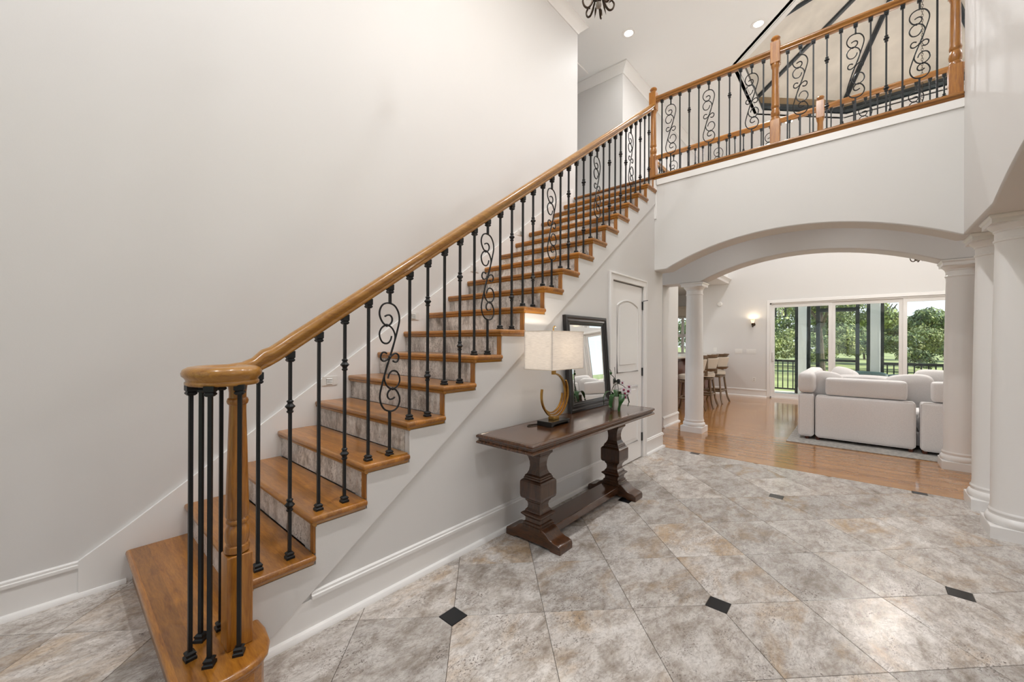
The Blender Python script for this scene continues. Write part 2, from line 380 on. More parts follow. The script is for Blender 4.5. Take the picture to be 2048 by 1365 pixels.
# ================================================================== floors
fl = MB().box(XREAR, 5.195, -1.25, 3.3, -.06, -.005).build('floor', GROUT)
struct(fl, 'tiled foyer floor of large travertine squares with small black insets', 'floor')
def clip(poly, x0, x1, y0, y1):
    for ax, lim, sg in ((0, x0, 1), (0, x1, -1), (1, y0, 1), (1, y1, -1)):
        o = []
        for i in range(len(poly)):
            p, q = poly[i], poly[(i+1) % len(poly)]
            a, b = sg*(p[ax]-lim), sg*(q[ax]-lim)
            if a >= 0: o.append(p)
            if a*b < 0:
                t = a/(a-b); o.append((p[0]+(q[0]-p[0])*t, p[1]+(q[1]-p[1])*t))
        poly = o
        if len(poly) < 3: return []
    return poly
def tile_obj(name, poly, mat, top=0.0):
    cx = sum(p[0] for p in poly)/len(poly); cy = sum(p[1] for p in poly)/len(poly)
    ar = abs(sum(poly[i][0]*poly[(i+1) % len(poly)][1]-poly[(i+1) % len(poly)][0]*poly[i][1] for i in range(len(poly))))/2
    if ar < .0012: return
    ins = [(p[0]+(cx-p[0])*.006, p[1]+(cy-p[1])*.006) for p in poly]
    n = len(poly)
    vs = [(x, y, -.006) for x, y in poly]+[(x, y, top-.0012) for x, y in poly]+[(x, y, top) for x, y in ins]
    fs = [tuple(range(2*n, 3*n))]+[(i, (i+1) % n, n+(i+1) % n, n+i) for i in range(n)]+[(n+i, n+(i+1) % n, 2*n+(i+1) % n, 2*n+i) for i in range(n)]
    MB().add(vs, fs).build(name, mat, fl)
P_, A0, B0 = .4553, 1.990, -.150
s2 = math.sqrt(.5)
def xy(a, b): return ((a+b)*s2, (a-b)*s2)
CUT = .0707; gp = .0011
for i in range(-14, 14):
    for j in range(-14, 16):
        a0, b0 = A0+i*P_+gp, B0+j*P_+gp; a1, b1 = A0+(i+1)*P_-gp, B0+(j+1)*P_-gp
        pts = []
        for (ci, cj, a, b, da, db) in ((i, j, a0, b0, 1, 1), (i+1, j, a1, b0, -1, 1), (i+1, j+1, a1, b1, -1, -1), (i, j+1, a0, b1, 1, -1)):
            q_ = xy(A0+ci*P_, B0+cj*P_)
            if ci % 3 == 0 and cj % 3 == 0 and not (.2 < q_[0] < 5 and q_[1] > 1.98):
                e = [(a+da*CUT, b), (a, b+db*CUT)]
                if (da, db) in ((1, 1), (-1, -1)): e = e[::-1]
                pts += e
            else: pts.append((a, b))
        poly = clip([xy(a, b) for a, b in pts], XREAR+.01, 5.19, -1.24, 3.12)
        if poly: tile_obj('floor_tile', poly, TILE)
        if i % 3 == 0 and j % 3 == 0:
            c = xy(A0+i*P_, B0+j*P_); h = .049
            poly = clip([(c[0]-h, c[1]-h), (c[0]+h, c[1]-h), (c[0]+h, c[1]+h), (c[0]-h, c[1]+h)], XREAR+.01, 5.19, -1.24, 3.12)
            if poly and not (.2 < c[0] < 5 and c[1] > 1.98): tile_obj('floor_inset', poly, BLACKTILE)
h2 = MB().box(5.195, XF+.0, -4.2, 6.0, -.06, 0).box(XF, 13.6, 3.22, 6.0, -.06, 0).build('floor_hardwood', HARD)
struct(h2, 'glossy narrow-strip oak floor of the living room and kitchen', 'floor')
h3 = MB().box(XREAR, 5.195, -5.0, -1.25, -.06, 0).build('floor_side_room', HARD)
struct(h3, 'oak strip floor of the side room behind the right columns', 'floor')

# ================================================================== walls
o = MB().box(XREAR, 5.03, YL, YL+.15, 0, ZC).build('wall_left', PAINT); struct(o, 'tall plain off-white wall running along the staircase', 'wall')
# upper hall beyond the left wall
o = MB().box(4.88, 5.03, YL+.15, 5.6, ZL, ZC).build('wall_hall_near', PAINT); struct(o, 'upper hall wall behind the end of the tall left wall', 'wall')
o = MB().box(6.25, 6.40, 3.0, 5.6, ZL, ZC).build('wall_hall', PAINT); struct(o, 'upper hall wall facing the stair head, meeting the crown corner', 'wall')
o = MB().box(6.40, XF, 3.0, 3.15, ZL, ZC).build('wall_balcony', PAINT); struct(o, 'upper wall behind the bridge railing on the left', 'wall')
o = MB().box(5.03, 6.25, 5.6, 5.75, ZL, ZC).build('wall_hall_end', PAINT); struct(o, 'end wall of the upper hall', 'wall')
# stair wall under the flight (slices, with the door opening)
DX0, DX1, DZ = 3.795, 4.575, 2.012
ws = MB()
edges = sorted([nx(n)+.03 for n in range(2, 20)]+[DX0, DX1, XB2])
edges = [.575]+[e for e in edges if e > .58]
for a, b in zip(edges[:-1], edges[1:]):
    n = int(math.floor(((a+b)/2-.03-X0)/G)); top = min(n*RS-.036, ZL-.04)
    if (a+b)/2 > nx(19)+.03: top = ZL-.04
    lo = DZ if DX0-.001 < (a+b)/2 < DX1+.001 else 0
    if top > lo: ws.box(a, b, YS, YS+.11, lo, top)
o = ws.build('wall_stair', PAINT); struct(o, 'off-white wall below the stair treads holding the small door', 'wall')
# arch walls
def arch_pts(u0, u1, z0, rise, n=28):
    c = (u0+u1)/2; hs = abs(u1-u0)/2; Rr = (hs*hs+rise*rise)/(2*rise); zc = z0+rise-Rr; th = math.asin(hs/Rr)
    sg = 1 if u1 > u0 else -1
    return [(c+sg*Rr*math.sin(-th+2*th*k/n), zc+Rr*math.cos(-th+2*th*k/n)) for k in range(n+1)]
ap = arch_pts(YR+.01, 1.785, 2.258, .292)
poly = [(YR-.25, ZL-.035), (YR-.25, 2.262)]+ap+[(YS+.05, 2.252), (YS+.05, ZL-.035)]
o = MB().prism(poly, 0, XB, XB2).build('wall_bridge', PAINT, bevel=.012); struct(o, 'white wall below the bridge cut by the nearer shallow arch', 'wall')
ap = arch_pts(-.675, 1.80, 2.262, .283)
poly = [(-4.1, 3.2), (-4.1, 2.262)]+ap+[(2.60, 2.262), (2.60, 3.2)]
o = MB().prism(poly, 0, XC, XC2).build('wall_living_arch', PAINT, bevel=.012); struct(o, 'second shallow arch wall carried on white columns', 'wall')
ap = arch_pts(.95, 3.99, 2.262, .24)
poly = [(XREAR, ZC), (XREAR, 0), (.80, 0), (.80, 2.262)]+ap+[(XB2, 2.262), (XB2, ZL-.04), (XB, ZL-.04), (XB, ZC)]
o = MB().prism(poly, 1, YR, YR-.32).build('wall_right', PAINT, bevel=.012); struct(o, 'right wall with an arch springing from the near column', 'wall')
o = MB().box(XC+.02, 7.05, 2.35, 2.59, 0, 2.9).build('wall_kitchen', PAINT); struct(o, 'short white wall end beside the far left column', 'wall')
# far wall with the sliding-door opening
SY0, SY1, SZ = 1.66, -3.05, 2.33
o = MB().box(XF, XF+.16, SY0, 3.22, 0, ZC).box(XF, XF+.16, -4.2, SY1, 0, ZC).box(XF, XF+.16, SY1, SY0, SZ, ZC).build('wall_far', PAINT)
struct(o, 'far living room wall around the sliding glass doors', 'wall')
o = MB().box(XF, 13.6, 3.22, 3.34, 0, 2.9).build('wall_kitchen_side', PAINT); struct(o, 'side wall of the kitchen bay', 'wall')
KW0, KW1, KZ0, KZ1 = 3.62, 4.75, .98, 2.2
kb = MB().box(13.5, 13.66, 3.34, KW0, 0, 2.9).box(13.5, 13.66, KW1, 6.0, 0, 2.9).box(13.5, 13.66, KW0, KW1, 0, KZ0).box(13.5, 13.66, KW0, KW1, KZ1, 2.9).build('wall_kitchen_back', PAINT)
struct(kb, 'kitchen back wall around its window', 'wall')
o = MB().box(5.2, 13.6, 6.0, 6.15, 0, 2.9).build('wall_kitchen_left', PAINT); struct(o, 'left kitchen wall', 'wall')
# living room right wall with an added window that lets in extra light
LW0, LW1, LZ0, LZ1 = 8.55, 9.75, .55, 2.35
o = MB().box(5.2, LW0, -4.2, -4.05, 0, ZC).box(LW1, XF, -4.2, -4.05, 0, ZC).box(LW0, LW1, -4.2, -4.05, 0, LZ0).box(LW0, LW1, -4.2, -4.05, LZ1, ZC).build('wall_living_right', PAINT)
struct(o, 'right living room wall around the added side window', 'wall')
# rear wall of the foyer with the front windows
RW = [(-.35, 2.75, .25, 2.45), (-.35, 2.75, 2.95, 5.2)]
o = MB().box(XREAR-.15, XREAR, YR-.32, RW[0][0], 0, ZC).box(XREAR-.15, XREAR, RW[0][1], YL+.15, 0, ZC)
o.box(XREAR-.15, XREAR, -.35, 2.75, 0, .25).box(XREAR-.15, XREAR, -.35, 2.75, 2.45, 2.95).box(XREAR-.15, XREAR, -.35, 2.75, 5.2, ZC)
o = o.build('wall_rear', PAINT); struct(o, 'foyer front wall with tall windows behind the camera', 'wall')
# side room shell
o = MB().box(XREAR, 5.2, -5.15, -5.0, 0, .7).box(XREAR, 5.2, -5.15, -5.0, 2.5, 2.9).box(XREAR, 1.0, -5.15, -5.0, .7, 2.5).box(4.2, 5.2, -5.15, -5.0, .7, 2.5).build('wall_side_room', PAINT); struct(o, 'outer wall of the side room with a wide window', 'wall')
o = MB().box(XREAR-.15, XREAR, -5.15, YR-.32, 0, 2.9).box(5.05, 5.2, -5.0, -1.2, 0, 2.9).build('wall_side_room_ends', PAINT); struct(o, 'end walls of the side room', 'wall')
o = MB().box(XREAR-.15, 5.2, -5.15, YR-.32, 2.9, 3.0).build('ceiling_side_room', PAINTW); struct(o, 'side room ceiling', 'ceiling')

# ================================================================== upper floor, bridge, ceilings
o = MB().box(4.97, 6.62, -4.05, 5.6, 3.2, ZL-.004).box(6.62, XF, 2.6, 3.15, 2.9, ZL-.004).build('floor_landing', PAINTW); struct(o, 'bridge landing between the stair head and the upper rooms', 'floor')
o = MB().box(5.2, 6.32, -4.05, 6.0, 2.9, 2.95).build('ceiling_bridge', PAINTW); struct(o, 'low ceiling below the bridge', 'ceiling')
o = MB().box(6.62, 13.6, 3.15, 6.0, 2.9, 2.98).box(6.62, 7.05, 2.59, 3.15, 2.85, 2.9).build('ceiling_kitchen', PAINTW); struct(o, 'kitchen ceiling', 'ceiling')
OC = (8.385, -.69); OA = 2.16
octo = [(OC[0]+OA/math.cos(R(22.5))*math.cos(R(22.5+45*k)), OC[1]+OA/math.cos(R(22.5))*math.sin(R(22.5+45*k))) for k in range(8)]
bm = bmesh.new()
def loop(b, pts, z):
    vs = [b.verts.new((x, y, z)) for x, y in pts]; return [b.edges.new((vs[i], vs[(i+1) % len(vs)])) for i in range(len(vs))]
es = loop(bm, [(XREAR-.15, -4.2), (XF+.1, -4.2), (XF+.1, 5.7), (XREAR-.15, 5.7)], ZC)+loop(bm, octo, ZC)
bmesh.ops.triangle_fill(bm, use_beauty=True, edges=es)
g = bmesh.ops.extrude_face_region(bm, geom=bm.faces[:])
for v_ in [e for e in g['geom'] if isinstance(e, bmesh.types.BMVert)]: v_.co.z += .008
bmesh.ops.recalc_face_normals(bm, faces=bm.faces)
me = bpy.data.meshes.new('ceiling'); bm.to_mesh(me); bm.free(); me.materials.append(PAINTW)
o = bpy.data.objects.new('ceiling', me); C.objects.link(o); struct(o, 'high smooth white ceiling with an octagonal opening', 'ceiling')
# dome
APEX = Vector((OC[0], OC[1], 7.50)); ZD = 6.34
oct2 = [(OC[0]+(x-OC[0])*(OA+.10)/OA, OC[1]+(y-OC[1])*(OA+.10)/OA) for x, y in octo]
dome = thing('ceiling_dome', 'octagonal faceted plaster ceiling dome with dark ribs above the living room', 'dome', (OC[0], OC[1], ZC)); dome['kind'] = 'structure'
for k in range(8):
    a, b = oct2[k], oct2[(k+1) % 8]
    A = Vector((a[0], a[1], ZD)); B_ = Vector((b[0], b[1], ZD)); up = Vector((0, 0, .05))
    MB().add([A, B_, APEX, A+up, B_+up, APEX+up], [(0, 1, 2), (5, 4, 3), (0, 3, 4, 1), (1, 4, 5, 2), (2, 5, 3, 0)]).build('dome_panel', PLASTER, dome)
    n = Vector((OC[0]-(a[0]+b[0])/2, OC[1]-(a[1]+b[1])/2, 0)).normalized()*-.05
    A0_, B0_ = Vector((a[0], a[1], ZC)), Vector((b[0], b[1], ZC))
    MB().add([A0_, B0_, B_, A, A0_+n, B0_+n, B_+n, A+n], [(0, 1, 2, 3), (7, 6, 5, 4), (0, 4, 5, 1), (3, 2, 6, 7), (0, 3, 7, 4), (1, 5, 6, 2)]).build('drum_panel', DRUM, dome)
    MB().tube([A-Vector((0, 0, .02)), APEX-Vector((0, 0, .02))], .042, 8).build('dome_rib', DOMEWOOD, dome)
prof = [(0, 0), (.03, -.005), (.05, .03), (.10, .05), (.12, .10), (.06, .13), (.04, .19), (0, .19)]
MB().sweep([(-u*.8, v*1.0) for u, v in prof], [(x, y, ZC+.004) for x, y in oct2], closed=True).build('rim_moulding', DOMEWOOD, dome, smooth=True)

# ================================================================== mouldings
def crown(name, path, label, closed=False, hgt=.125, prj=.12):
    pr = [(0, 0), (.012, 0), (.02, .02), (.03, .03), (prj*.55, hgt*.5), (prj*.85, hgt*.78), (prj, hgt*.84), (prj, hgt), (0, hgt)]
    o = MB().sweep(pr, path, closed).build(name, TRIM, smooth=30); return struct(o, label, 'crown moulding')
zc = ZC-.125
crown('trim_1', [(XREAR, YL, zc), (5.03, YL, zc), (5.03, 5.6, zc)], 'white crown moulding along the top of the tall left wall')
crown('trim_2', [(6.25, 5.6, zc), (6.25, 3.0, zc), (XF, 3.0, zc)], 'white crown moulding turning the corner of the upper hall')
def base(name, path, label, h=.19, cap_from=None):
    o = MB().sweep([(0, 0), (.010, 0), (.010, h-.036), (0, h-.036)], path).build(name, TRIM)
    cp = list(path)
    if cap_from: cp[0] = cap_from
    MB().sweep([(0, h-.037), (.019, h-.035), (.019, h-.020), (.012, h-.017), (.012, h-.006), (.005, h), (0, h)], cp).build('baseboard_cap', TRIM, o, smooth=30)
    sh = [(.010, .0), (.036, 0), (.034, .012), (.026, .022), (.010, .026)]
    MB().sweep(sh, path).build('shoe_moulding', TRIM, o, smooth=30)
    return struct(o, label, 'baseboard')
base('baseboard_stair', [(.585, YS, 0), (DX0-.085, YS, 0)], 'white baseboard along the stair wall behind the console table', cap_from=(.79, YS, 0))
base('baseboard_stair_end', [(DX1+.085, YS, 0), (XB2, YS, 0), (XB2, YS+.11, 0)], 'short white baseboard between the small door and the wall end')
base('baseboard_left', [(XREAR, YL, 0), (.085, YL, 0)], 'white baseboard at the foot of the left wall')
base('baseboard_kitchen', [(XC+.03, 2.35, 0), (7.05, 2.35, 0), (7.05, 2.6, 0)], 'white baseboard on the short wall beside the far left column', .17)
base('baseboard_far', [(XF, 3.22, 0), (XF, 1.72, 0)], 'white baseboard on the far wall below the wall light', .19)
base('baseboard_living', [(XF, -4.05, 0), (5.2, -4.05, 0)], 'white baseboard of the right living room wall', .19)
o = MB().box(.585, .82, YS-.012, YS, 0, .05).build('shoe', TRIM)  # plain foot of the stringer
sh = [(.0, .0), (.036, 0), (.034, .012), (.026, .022), (.0, .026)]
bpy.data.objects.remove(o)
o = MB().sweep(sh, [(.085, YL, 0), (.268, YL, 0)]).build('trim_4', TRIM, smooth=30); struct(o, 'rounded white shoe moulding where the left skirt meets the first step', 'moulding')
# balcony header crown
o = MB().sweep([(0, 0), (.02, 0), (.03, .05), (.07, .09), (.09, .10), (.09, .13), (0, .13)], [(6.62, 2.6, 2.9), (XF, 2.6, 2.9)]).build('trim_5', TRIM, smooth=30); struct(o, 'white cornice on the balcony edge above the kitchen bar', 'crown moulding')

# ================================================================== staircase
st = thing('staircase', 'oak staircase with stone-tiled risers climbing along the tall left wall', 'staircase', (.27, 1.95, 0))
# first step with the bullnose end
bn = [(nx(1), 3.106), (nx(1), 1.80), (.275, 1.735), (.303, 1.69), (.345, 1.663), (.399, 1.653), (.452, 1.656), (.503, 1.671), (.541, 1.706), (.566, 1.762), (.577, 1.849), (.573, 1.932), (.572, YS+.02), (.60, YS+.03), (.60, 3.106)]
MB().prism(bn, 2, RS-.032, RS).build('tread', OAKY, st, bevel=.014, seg=3)
cx, cy = .43, 1.86
inn = [(min(x+.03, .545) if x < .3 else x+(cx-x)*.13, y if y > 3 else (y+(cy-y)*.16 if y < YS else YS+.005)) for x, y in bn[:12]]+[(.56, YS+.02), (.56, 3.106)]
MB().prism(inn, 2, 0, RS-.032).build('riser', OAKY, st)
MB().prism([(x+(cx-x)*.07 if i > 1 else x+.014, y if y > 3 else (y+(cy-y)*.09 if y < YS else YS)) for i, (x, y) in enumerate(bn[:12])]+[(.57, YS+.02), (.57, 3.106)], 2, RS-.05, RS-.030).build('cove_moulding', OAKY, st, bevel=.006)
ym = 1.9; YT = 3.106
tread_me = MB().box(0, G+.028, ym, YT, -.032, 0).mesh('tread'); tread_me.materials.append(OAKY)
cove_me = MB().prism([(.008, -.032), (.030, -.032), (.030, -.052), (.020, -.050), (.010, -.040)], 1, ym+.012, YT).prism([(.012+ym, -.032), (YS+.004, -.032), (YS+.004, -.052), (ym+.022, -.048)], 0, .02, G+.02).mesh('cove'); cove_me.materials.append(OAKX)
core_me = MB().box(.036, .05, YS+.012, YT, -RS, -.034).mesh('riser'); core_me.materials.append(OAKY)
post_me = MB().box(.022, .05, YS-.006, YS+.030, -RS+.0, -.034).mesh('corner_board'); post_me.materials.append(OAKZ)
rw = (YT-(YS+.030))/4
rt_me = MB().box(.0275, .037, .0008, rw-.0008, -RS+.001, -.034).mesh('riser_tile'); rt_me.materials.append(RTILE)
shade(tread_me, 50)
L0 = st.location
for n in range(2, 19):
    p = Vector((nx(n), 0, n*RS))-Vector((L0.x, L0.y, 0))
    t_ = inst('tread', tread_me, st, p); b = t_.modifiers.new('bevel', 'BEVEL'); b.width = .0135; b.segments = 4
    inst('cove_moulding', cove_me, st, p)
for n in range(2, 20):
    p = Vector((nx(n), 0, n*RS))-Vector((L0.x, L0.y, 0))
    rc = inst('riser', core_me, st, p)
    if n != 5: inst('corner_board', post_me, st, p)
    offs = random.uniform(-.0, .0)
    for k in range(4): inst('riser_tile', rt_me, rc, (0, YS+.030+k*rw, 0))
# loose strip on the fourth tread where the corner board is missing
MB().box(nx(5)-.075, nx(5)+.02, YS-.01, YS+.16, 4*RS, 4*RS+.006).build('loose_strip', OAKX, st)
def quadslab(mb, x0, x1, zl0, zl1, zh0, zh1, y0, y1):
    mb.prism([(x0, zl0), (x1, zl1), (x1, zh1), (x0, zh0)], 1, y0, y1)
sg = MB()
low = lambda x: max(0.0, nos(x)-.365)
xs = sorted([.578, X0+.365*G/RS]+[nx(n)+.03 for n in range(3, 20)]); xs[-1] = XB-.002
for a, b in zip(xs[:-1], xs[1:]):
    n = int(math.floor(((a+b)/2-.03-X0)/G)); quadslab(sg, a, b, low(a), low(b), n*RS-.05, n*RS-.05, YS-.013, YS+.001)
sg.build('stringer', TRIM if False else PAINT, st)
sk = MB()
xs = [.085, .27]+[.27+.2315*k for k in range(1, 21)]
for a, b in zip(xs[:-1], xs[1:]):
    quadslab(sk, a, b, max(0, nos(a)-.32), max(0, nos(b)-.32), max(.19, nos(a)+.125), max(.19, nos(b)+.125), YL-.019, YL+.001)
sk.build('wall_skirt', TRIM, st)
# landing nosing
nsg = MB().sweep([(0, 0), (0, -.032), (.006, -.034), (.01, -.05), (.02, -.054), (.03, -.054), (.03, 0)][::1], [(nx(19), 3.106, ZL), (nx(19), YR, ZL)])
o = MB().box(nx(19), 5.06, YR, YT, ZL-.032, ZL).build('landing_nosing', OAKY, None, bevel=.013, seg=3); tag(o, 'long oak nosing along the bridge edge at the stair head', 'nosing')
MB().prism([(nx(19)+.012, ZL-.032), (nx(19)+.034, ZL-.032), (nx(19)+.034, ZL-.056), (nx(19)+.022, ZL-.052)], 1, YR, YS-.003).build('cove_moulding', OAKY, o)
o = MB().box(XB-.014, XB, YR, YS-.02, ZL-.125, ZL-.054).box(XB-.014, XB, YS-.025, YS+.01, 2.9, ZL-.054).build('trim_6', TRIM); struct(o, 'flat white fascia board below the bridge nosing', 'trim')

# ================================================================== railings
BAR = .0065
def bar_mesh(h, parts=None, name='baluster'):
    m = MB()
    for (a, b) in parts or [(0, h)]: m.box(-BAR, BAR, -BAR, BAR, a, b)
    return m
def finish(m, name): me = m.mesh(name); me.materials.append(IRON); return me
shoe_me = finish(MB().sq([(.0175, 0), (.0175, .010), (.0135, .014), (.0135, .018), (.0155, .020), (.0155, .025), (.010, .031)]), 'shoe')
flange_me = finish(MB().sq([(.010, -.034), (.0155, -.028), (.0155, -.023), (.0125, -.020), (.0165, -.014), (.0165, .004)]), 'collar')
slope_me = finish(MB().sq([(.010, -.040), (.0155, -.034), (.0155, -.028), (.0125, -.025), (.0165, -.019), (.0165, .010)]), 'collar')
knuck_me = finish(MB().lathe([(.010, -.030), (.0145, -.026), (.0145, -.021), (.011, -.018), (.0125, -.011), (.0215, -.001), (.0215, .002), (.0125, .012), (.011, .018), (.0145, .021), (.0145, .026), (.010, .030)], n=8, rot=R(22.5)), 'knuckle')
# scroll shape traced from the wrought ironwork: x right, y down, 213 wide and 1000 high
S1 = [(135, 325), (160, 312), (188, 312), (208, 335), (207, 370), (185, 398), (155, 405), (122, 390), (95, 350), (82, 305), (88, 260), (112, 220), (150, 201), (190, 201), (235, 220), (267, 262), (284, 315), (284, 370), (268, 440), (240, 540), (210, 630), (187, 702)]
S2 = [(205, 505), (195, 540), (172, 568), (140, 574), (108, 558), (86, 515), (84, 470), (105, 430), (140, 408), (180, 410), (215, 438), (238, 485), (240, 530), (225, 595), (206, 655)]
S3 = [(157, 668), (135, 655), (110, 660), (95, 690), (100, 720), (125, 737), (155, 727), (187, 702)]
def scroll_mesh(h, z0, z1, wscale=1.0):
    m = MB(); Hs = z1-z0
    def T(p, flip=False):
        x, y = p
        if flip: x, y = 374-x, 1404-y
        return Vector(((x-187)/1000*.61*wscale, 0, z1-(y-200)/1004*Hs))
    for S in (S1, S2, S3):
        for fl_ in (False, True):
            m.tube(catmull([T(p, fl_) for p in S], 4), .0051, 6)
    for (x, y) in ((155, 406), (187, 702), (219, 998)): m.sphere(T((x, y)), .0095, 8, 6)
    m.box(-BAR, BAR, -BAR, BAR, 0, z0+.004).box(-BAR, BAR, -BAR, BAR, z1-.004, h)
    m.sphere((0, 0, z0-.004), .010, 8, 6, .7).sphere((0, 0, z1+.004), .010, 8, 6, .7)
    return m
def make_set(h, tag_):
    return {'p': finish(bar_mesh(h), 'baluster_plain'), 'd': finish(bar_mesh(h), 'baluster_knuckled'), 's': finish(scroll_mesh(h, .262*h, .90*h), 'baluster_scroll')}
def add_baluster(parent, kind, meshes, loc, h, rz=0.0, collar=flange_me, shoe=True, odd=False):
    b = inst('baluster', meshes[kind], parent, loc, (0, 0, rz))
    if shoe: inst('shoe', shoe_me, b, (0, 0, 0))
    inst('collar', collar, b, (0, 0, h))
    if kind == 'd':
        for f in (.26, .74): inst('knuckle', knuck_me, b, (0, 0, f*h))
    if odd: inst('knuckle', knuck_me, b, (0, 0, .55*h))
    return b
YRL = 1.97
RB = .812                                  # rail underside above the nosing line
hA, hB = RB+.7037*.062-.004, RB+.7037*.1905-.004
setA, setB = make_set(hA, 'a'), make_set(hB, 'b')
rl = thing('stair_railing', 'oak handrail on black iron balusters curling round the first step', 'railing', (.472, 1.835, RS))
Lr = rl.location
kinds = {2: 'pd', 3: 'pd', 4: 'ps', 5: 'pd', 6: 'pd', 7: 'ps', 8: 'pd', 9: 'pd', 10: 'ps', 11: 'pd', 12: 'pd', 13: 'ps', 14: 'pd', 15: 'pd', 16: 'ps', 17: 'pd', 18: 'pd'}
for n, kk in kinds.items():
    for j, k in enumerate(kk):
        x = nx(n)+(.062 if j == 0 else .1905)
        if x > 4.88: continue
        add_baluster(rl, k, (setA, setB)[j], Vector((x, YRL, n*RS))-Lr, (hA, hB)[j], 0, slope_me, odd=(n == 16 and j == 0))
ZV = 1.192
# handrail path
RP = [(-.019, 0), (-.024, .005), (-.024, .013), (-.020, .017), (-.024, .026), (-.032, .034), (-.0335, .044), (-.029, .056), (-.016, .064), (0, .0665), (.016, .064), (.029, .056), (.0335, .044), (.032, .034), (.024, .026), (.020, .017), (.024, .013), (.024, .005), (.019, 0)]
RP = [(u*1.08, v*1.08) for u, v in RP]
VC = Vector((.444, 1.858)); path = []
zr = lambda x: nos(x)+RB
x_top = 4.93
path.append((x_top, YRL, zr(x_top)))
for x in (3.6, 2.4, 1.4, 1.0, .75, .70, .66): path.append((x, YRL, zr(x)))
# easing into the level volute
xe = X0+(ZV-RB)*G/RS
for x, z in ((.625, zr(.625)+.004), (.595, zr(.595)+.010), (.56, ZV+.016), (.52, ZV+.006), (.470, ZV)): path.append((x, YRL-.001, max(z, ZV)))
r0 = YRL-VC.y
for k in range(1, 25):
    a = R(90+k*13.2); r = r0*(1-.42*(k/24)**1.5)
    path.append((VC.x+r*math.cos(a), VC.y+r*math.sin(a), ZV))
MB().sweep(RP, path).build('handrail', OAKX, rl, smooth=50)
end = path[-1]
MB().lathe([(.027, 0), (.033, .006), (.033, .015), (.028, .019), (.033, .030), (.040, .038), (.042, .049), (.037, .061), (.022, .069), (.002, .072)], (.466, 1.822, ZV), 28).build('volute_eye', OAKX, rl, smooth=45)
def newel_prof(kind):
    return None
# bottom newel: square base, turned shaft
nc = (.472, 1.835)
MB().box(nc[0]-.043, nc[0]+.043, nc[1]-.043, nc[1]+.043, RS, RS+.355).build('newel_base', OAKZ, rl, bevel=.004)
MB().lathe([(.030, 0), (.041, .006), (.0425, .02), (.040, .03), (.034, .034), (.0395, .05), (.0415, .075), (.039, .095), (.030, .110), (.036, .116), (.0385, .123), (.036, .131), (.033, .134), (.0395, .145), (.037, .25), (.0285, .555), (.0285, .575), (.034, .580), (.0365, .590), (.034, .600), (.029, .604), (.029, .625), (.033, .66)], (nc[0], nc[1], RS+.355), 28).build('newel_shaft', OAKZ, rl, smooth=40)
vm = {'p': finish(bar_mesh(ZV-RS), 'baluster_plain')}
for (x, y, rz) in ((.332, 1.864, .1), (.380, 1.949, .8), (.372, 1.774, -.6), (.449, 1.968, 0), (.459, 1.757, -.5)):
    add_baluster(rl, 'p', vm, Vector((x, y, RS))-Lr, ZV-RS, rz)
# upper newel posts
def upper_newel(parent, x, y, zb, top, base_h=.40):
    """square base, turned middle, square upper block and button cap"""
    s = .043; hb = top-zb
    blk0, blk1 = hb-.29, hb-.062
    c = (x, y, zb)
    nw = MB().box(x-s, x+s, y-s, y+s, zb, zb+base_h).build('newel_post', OAKZ, parent, bevel=.004)
    L = parent.location
    MB().lathe([(.040, 0), (.042, .02), (.032, .035), (.040, .055), (.042, .08), (.036, .11), (.030, .125), (.038, .135), (.040, .15), (.036, .17), (.031, blk0-base_h-.05), (.036, blk0-base_h-.035), (.041, blk0-base_h-.02), (.041, blk0-base_h)], (x, y, zb+base_h), 24).build('newel_turning', OAKZ, nw, smooth=40)
    MB().box(x-s, x+s, y-s, y+s, zb+blk0, zb+blk1).build('newel_block', OAKZ, nw, bevel=.004)
    MB().lathe([(.038, 0), (.030, .008), (.026, .018), (.030, .024), (.041, .034), (.043, .042), (.036, .056), (.004, .062)], (x, y, zb+blk1), 24).build('newel_cap', OAKZ, nw, smooth=40)
    return nw
def rail_run(parent, p, q, zt, n, pattern, meshes, h, zb, rz, end_in=.043):
    d = (Vector(q)-Vector(p)).normalized(); a = Vector(p)+d*end_in; b = Vector(q)-d*end_in
    MB().sweep(RP, [(a.x, a.y, zt), (b.x, b.y, zt)]).build('handrail', OAKY if abs(d.y) > .5 else OAKX, parent, smooth=50)
    for k in range(n):
        t = (k+1)/(n+1); c = Vector(p)*(1-t)+Vector(q)*t
        add_baluster(parent, pattern[k % len(pattern)], meshes, Vector((c.x, c.y, zb))-parent.location, h, rz, shoe=True)
ZRT = 4.392
hU = ZRT-ZL; setU = make_set(hU, 'u')
XR = 4.985
br = thing('bridge_railing', 'oak and iron railing along the near edge of the upper bridge', 'railing', (XR, .67, ZL))
pat = 'pspdpspdpsp'
upper_newel(br, XR, 1.975, ZL, 4.585, .26); upper_newel(br, XR, .672, ZL, 4.585, .26); upper_newel(br, XR, -.607, ZL, 4.585, .26)
rail_run(br, (XR, 1.975), (XR, .672), ZRT, 11, pat, setU, hU, ZL, R(-90)); rail_run(br, (XR, .672), (XR, -.607), ZRT, 11, pat, setU, hU, ZL, R(-90))
XR2 = 6.57
b2 = thing('bridge_railing', 'oak and iron railing along the far edge of the bridge, mostly hidden by its floor', 'railing', (XR2, .39, ZL))
upper_newel(b2, XR2, 2.6, ZL, 4.585, .26); upper_newel(b2, XR2, .39, ZL, 4.585, .26); upper_newel(b2, XR2, -1.82, ZL, 4.585, .26)
rail_run(b2, (XR2, 2.6), (XR2, .39), ZRT, 19, 'ppsppdpps'+'ppdppspp', setU, hU, ZL, R(-90)); rail_run(b2, (XR2, .39), (XR2, -1.82), ZRT, 19, 'pdpspdpspdpspdpspdp', setU, hU, ZL, R(-90))
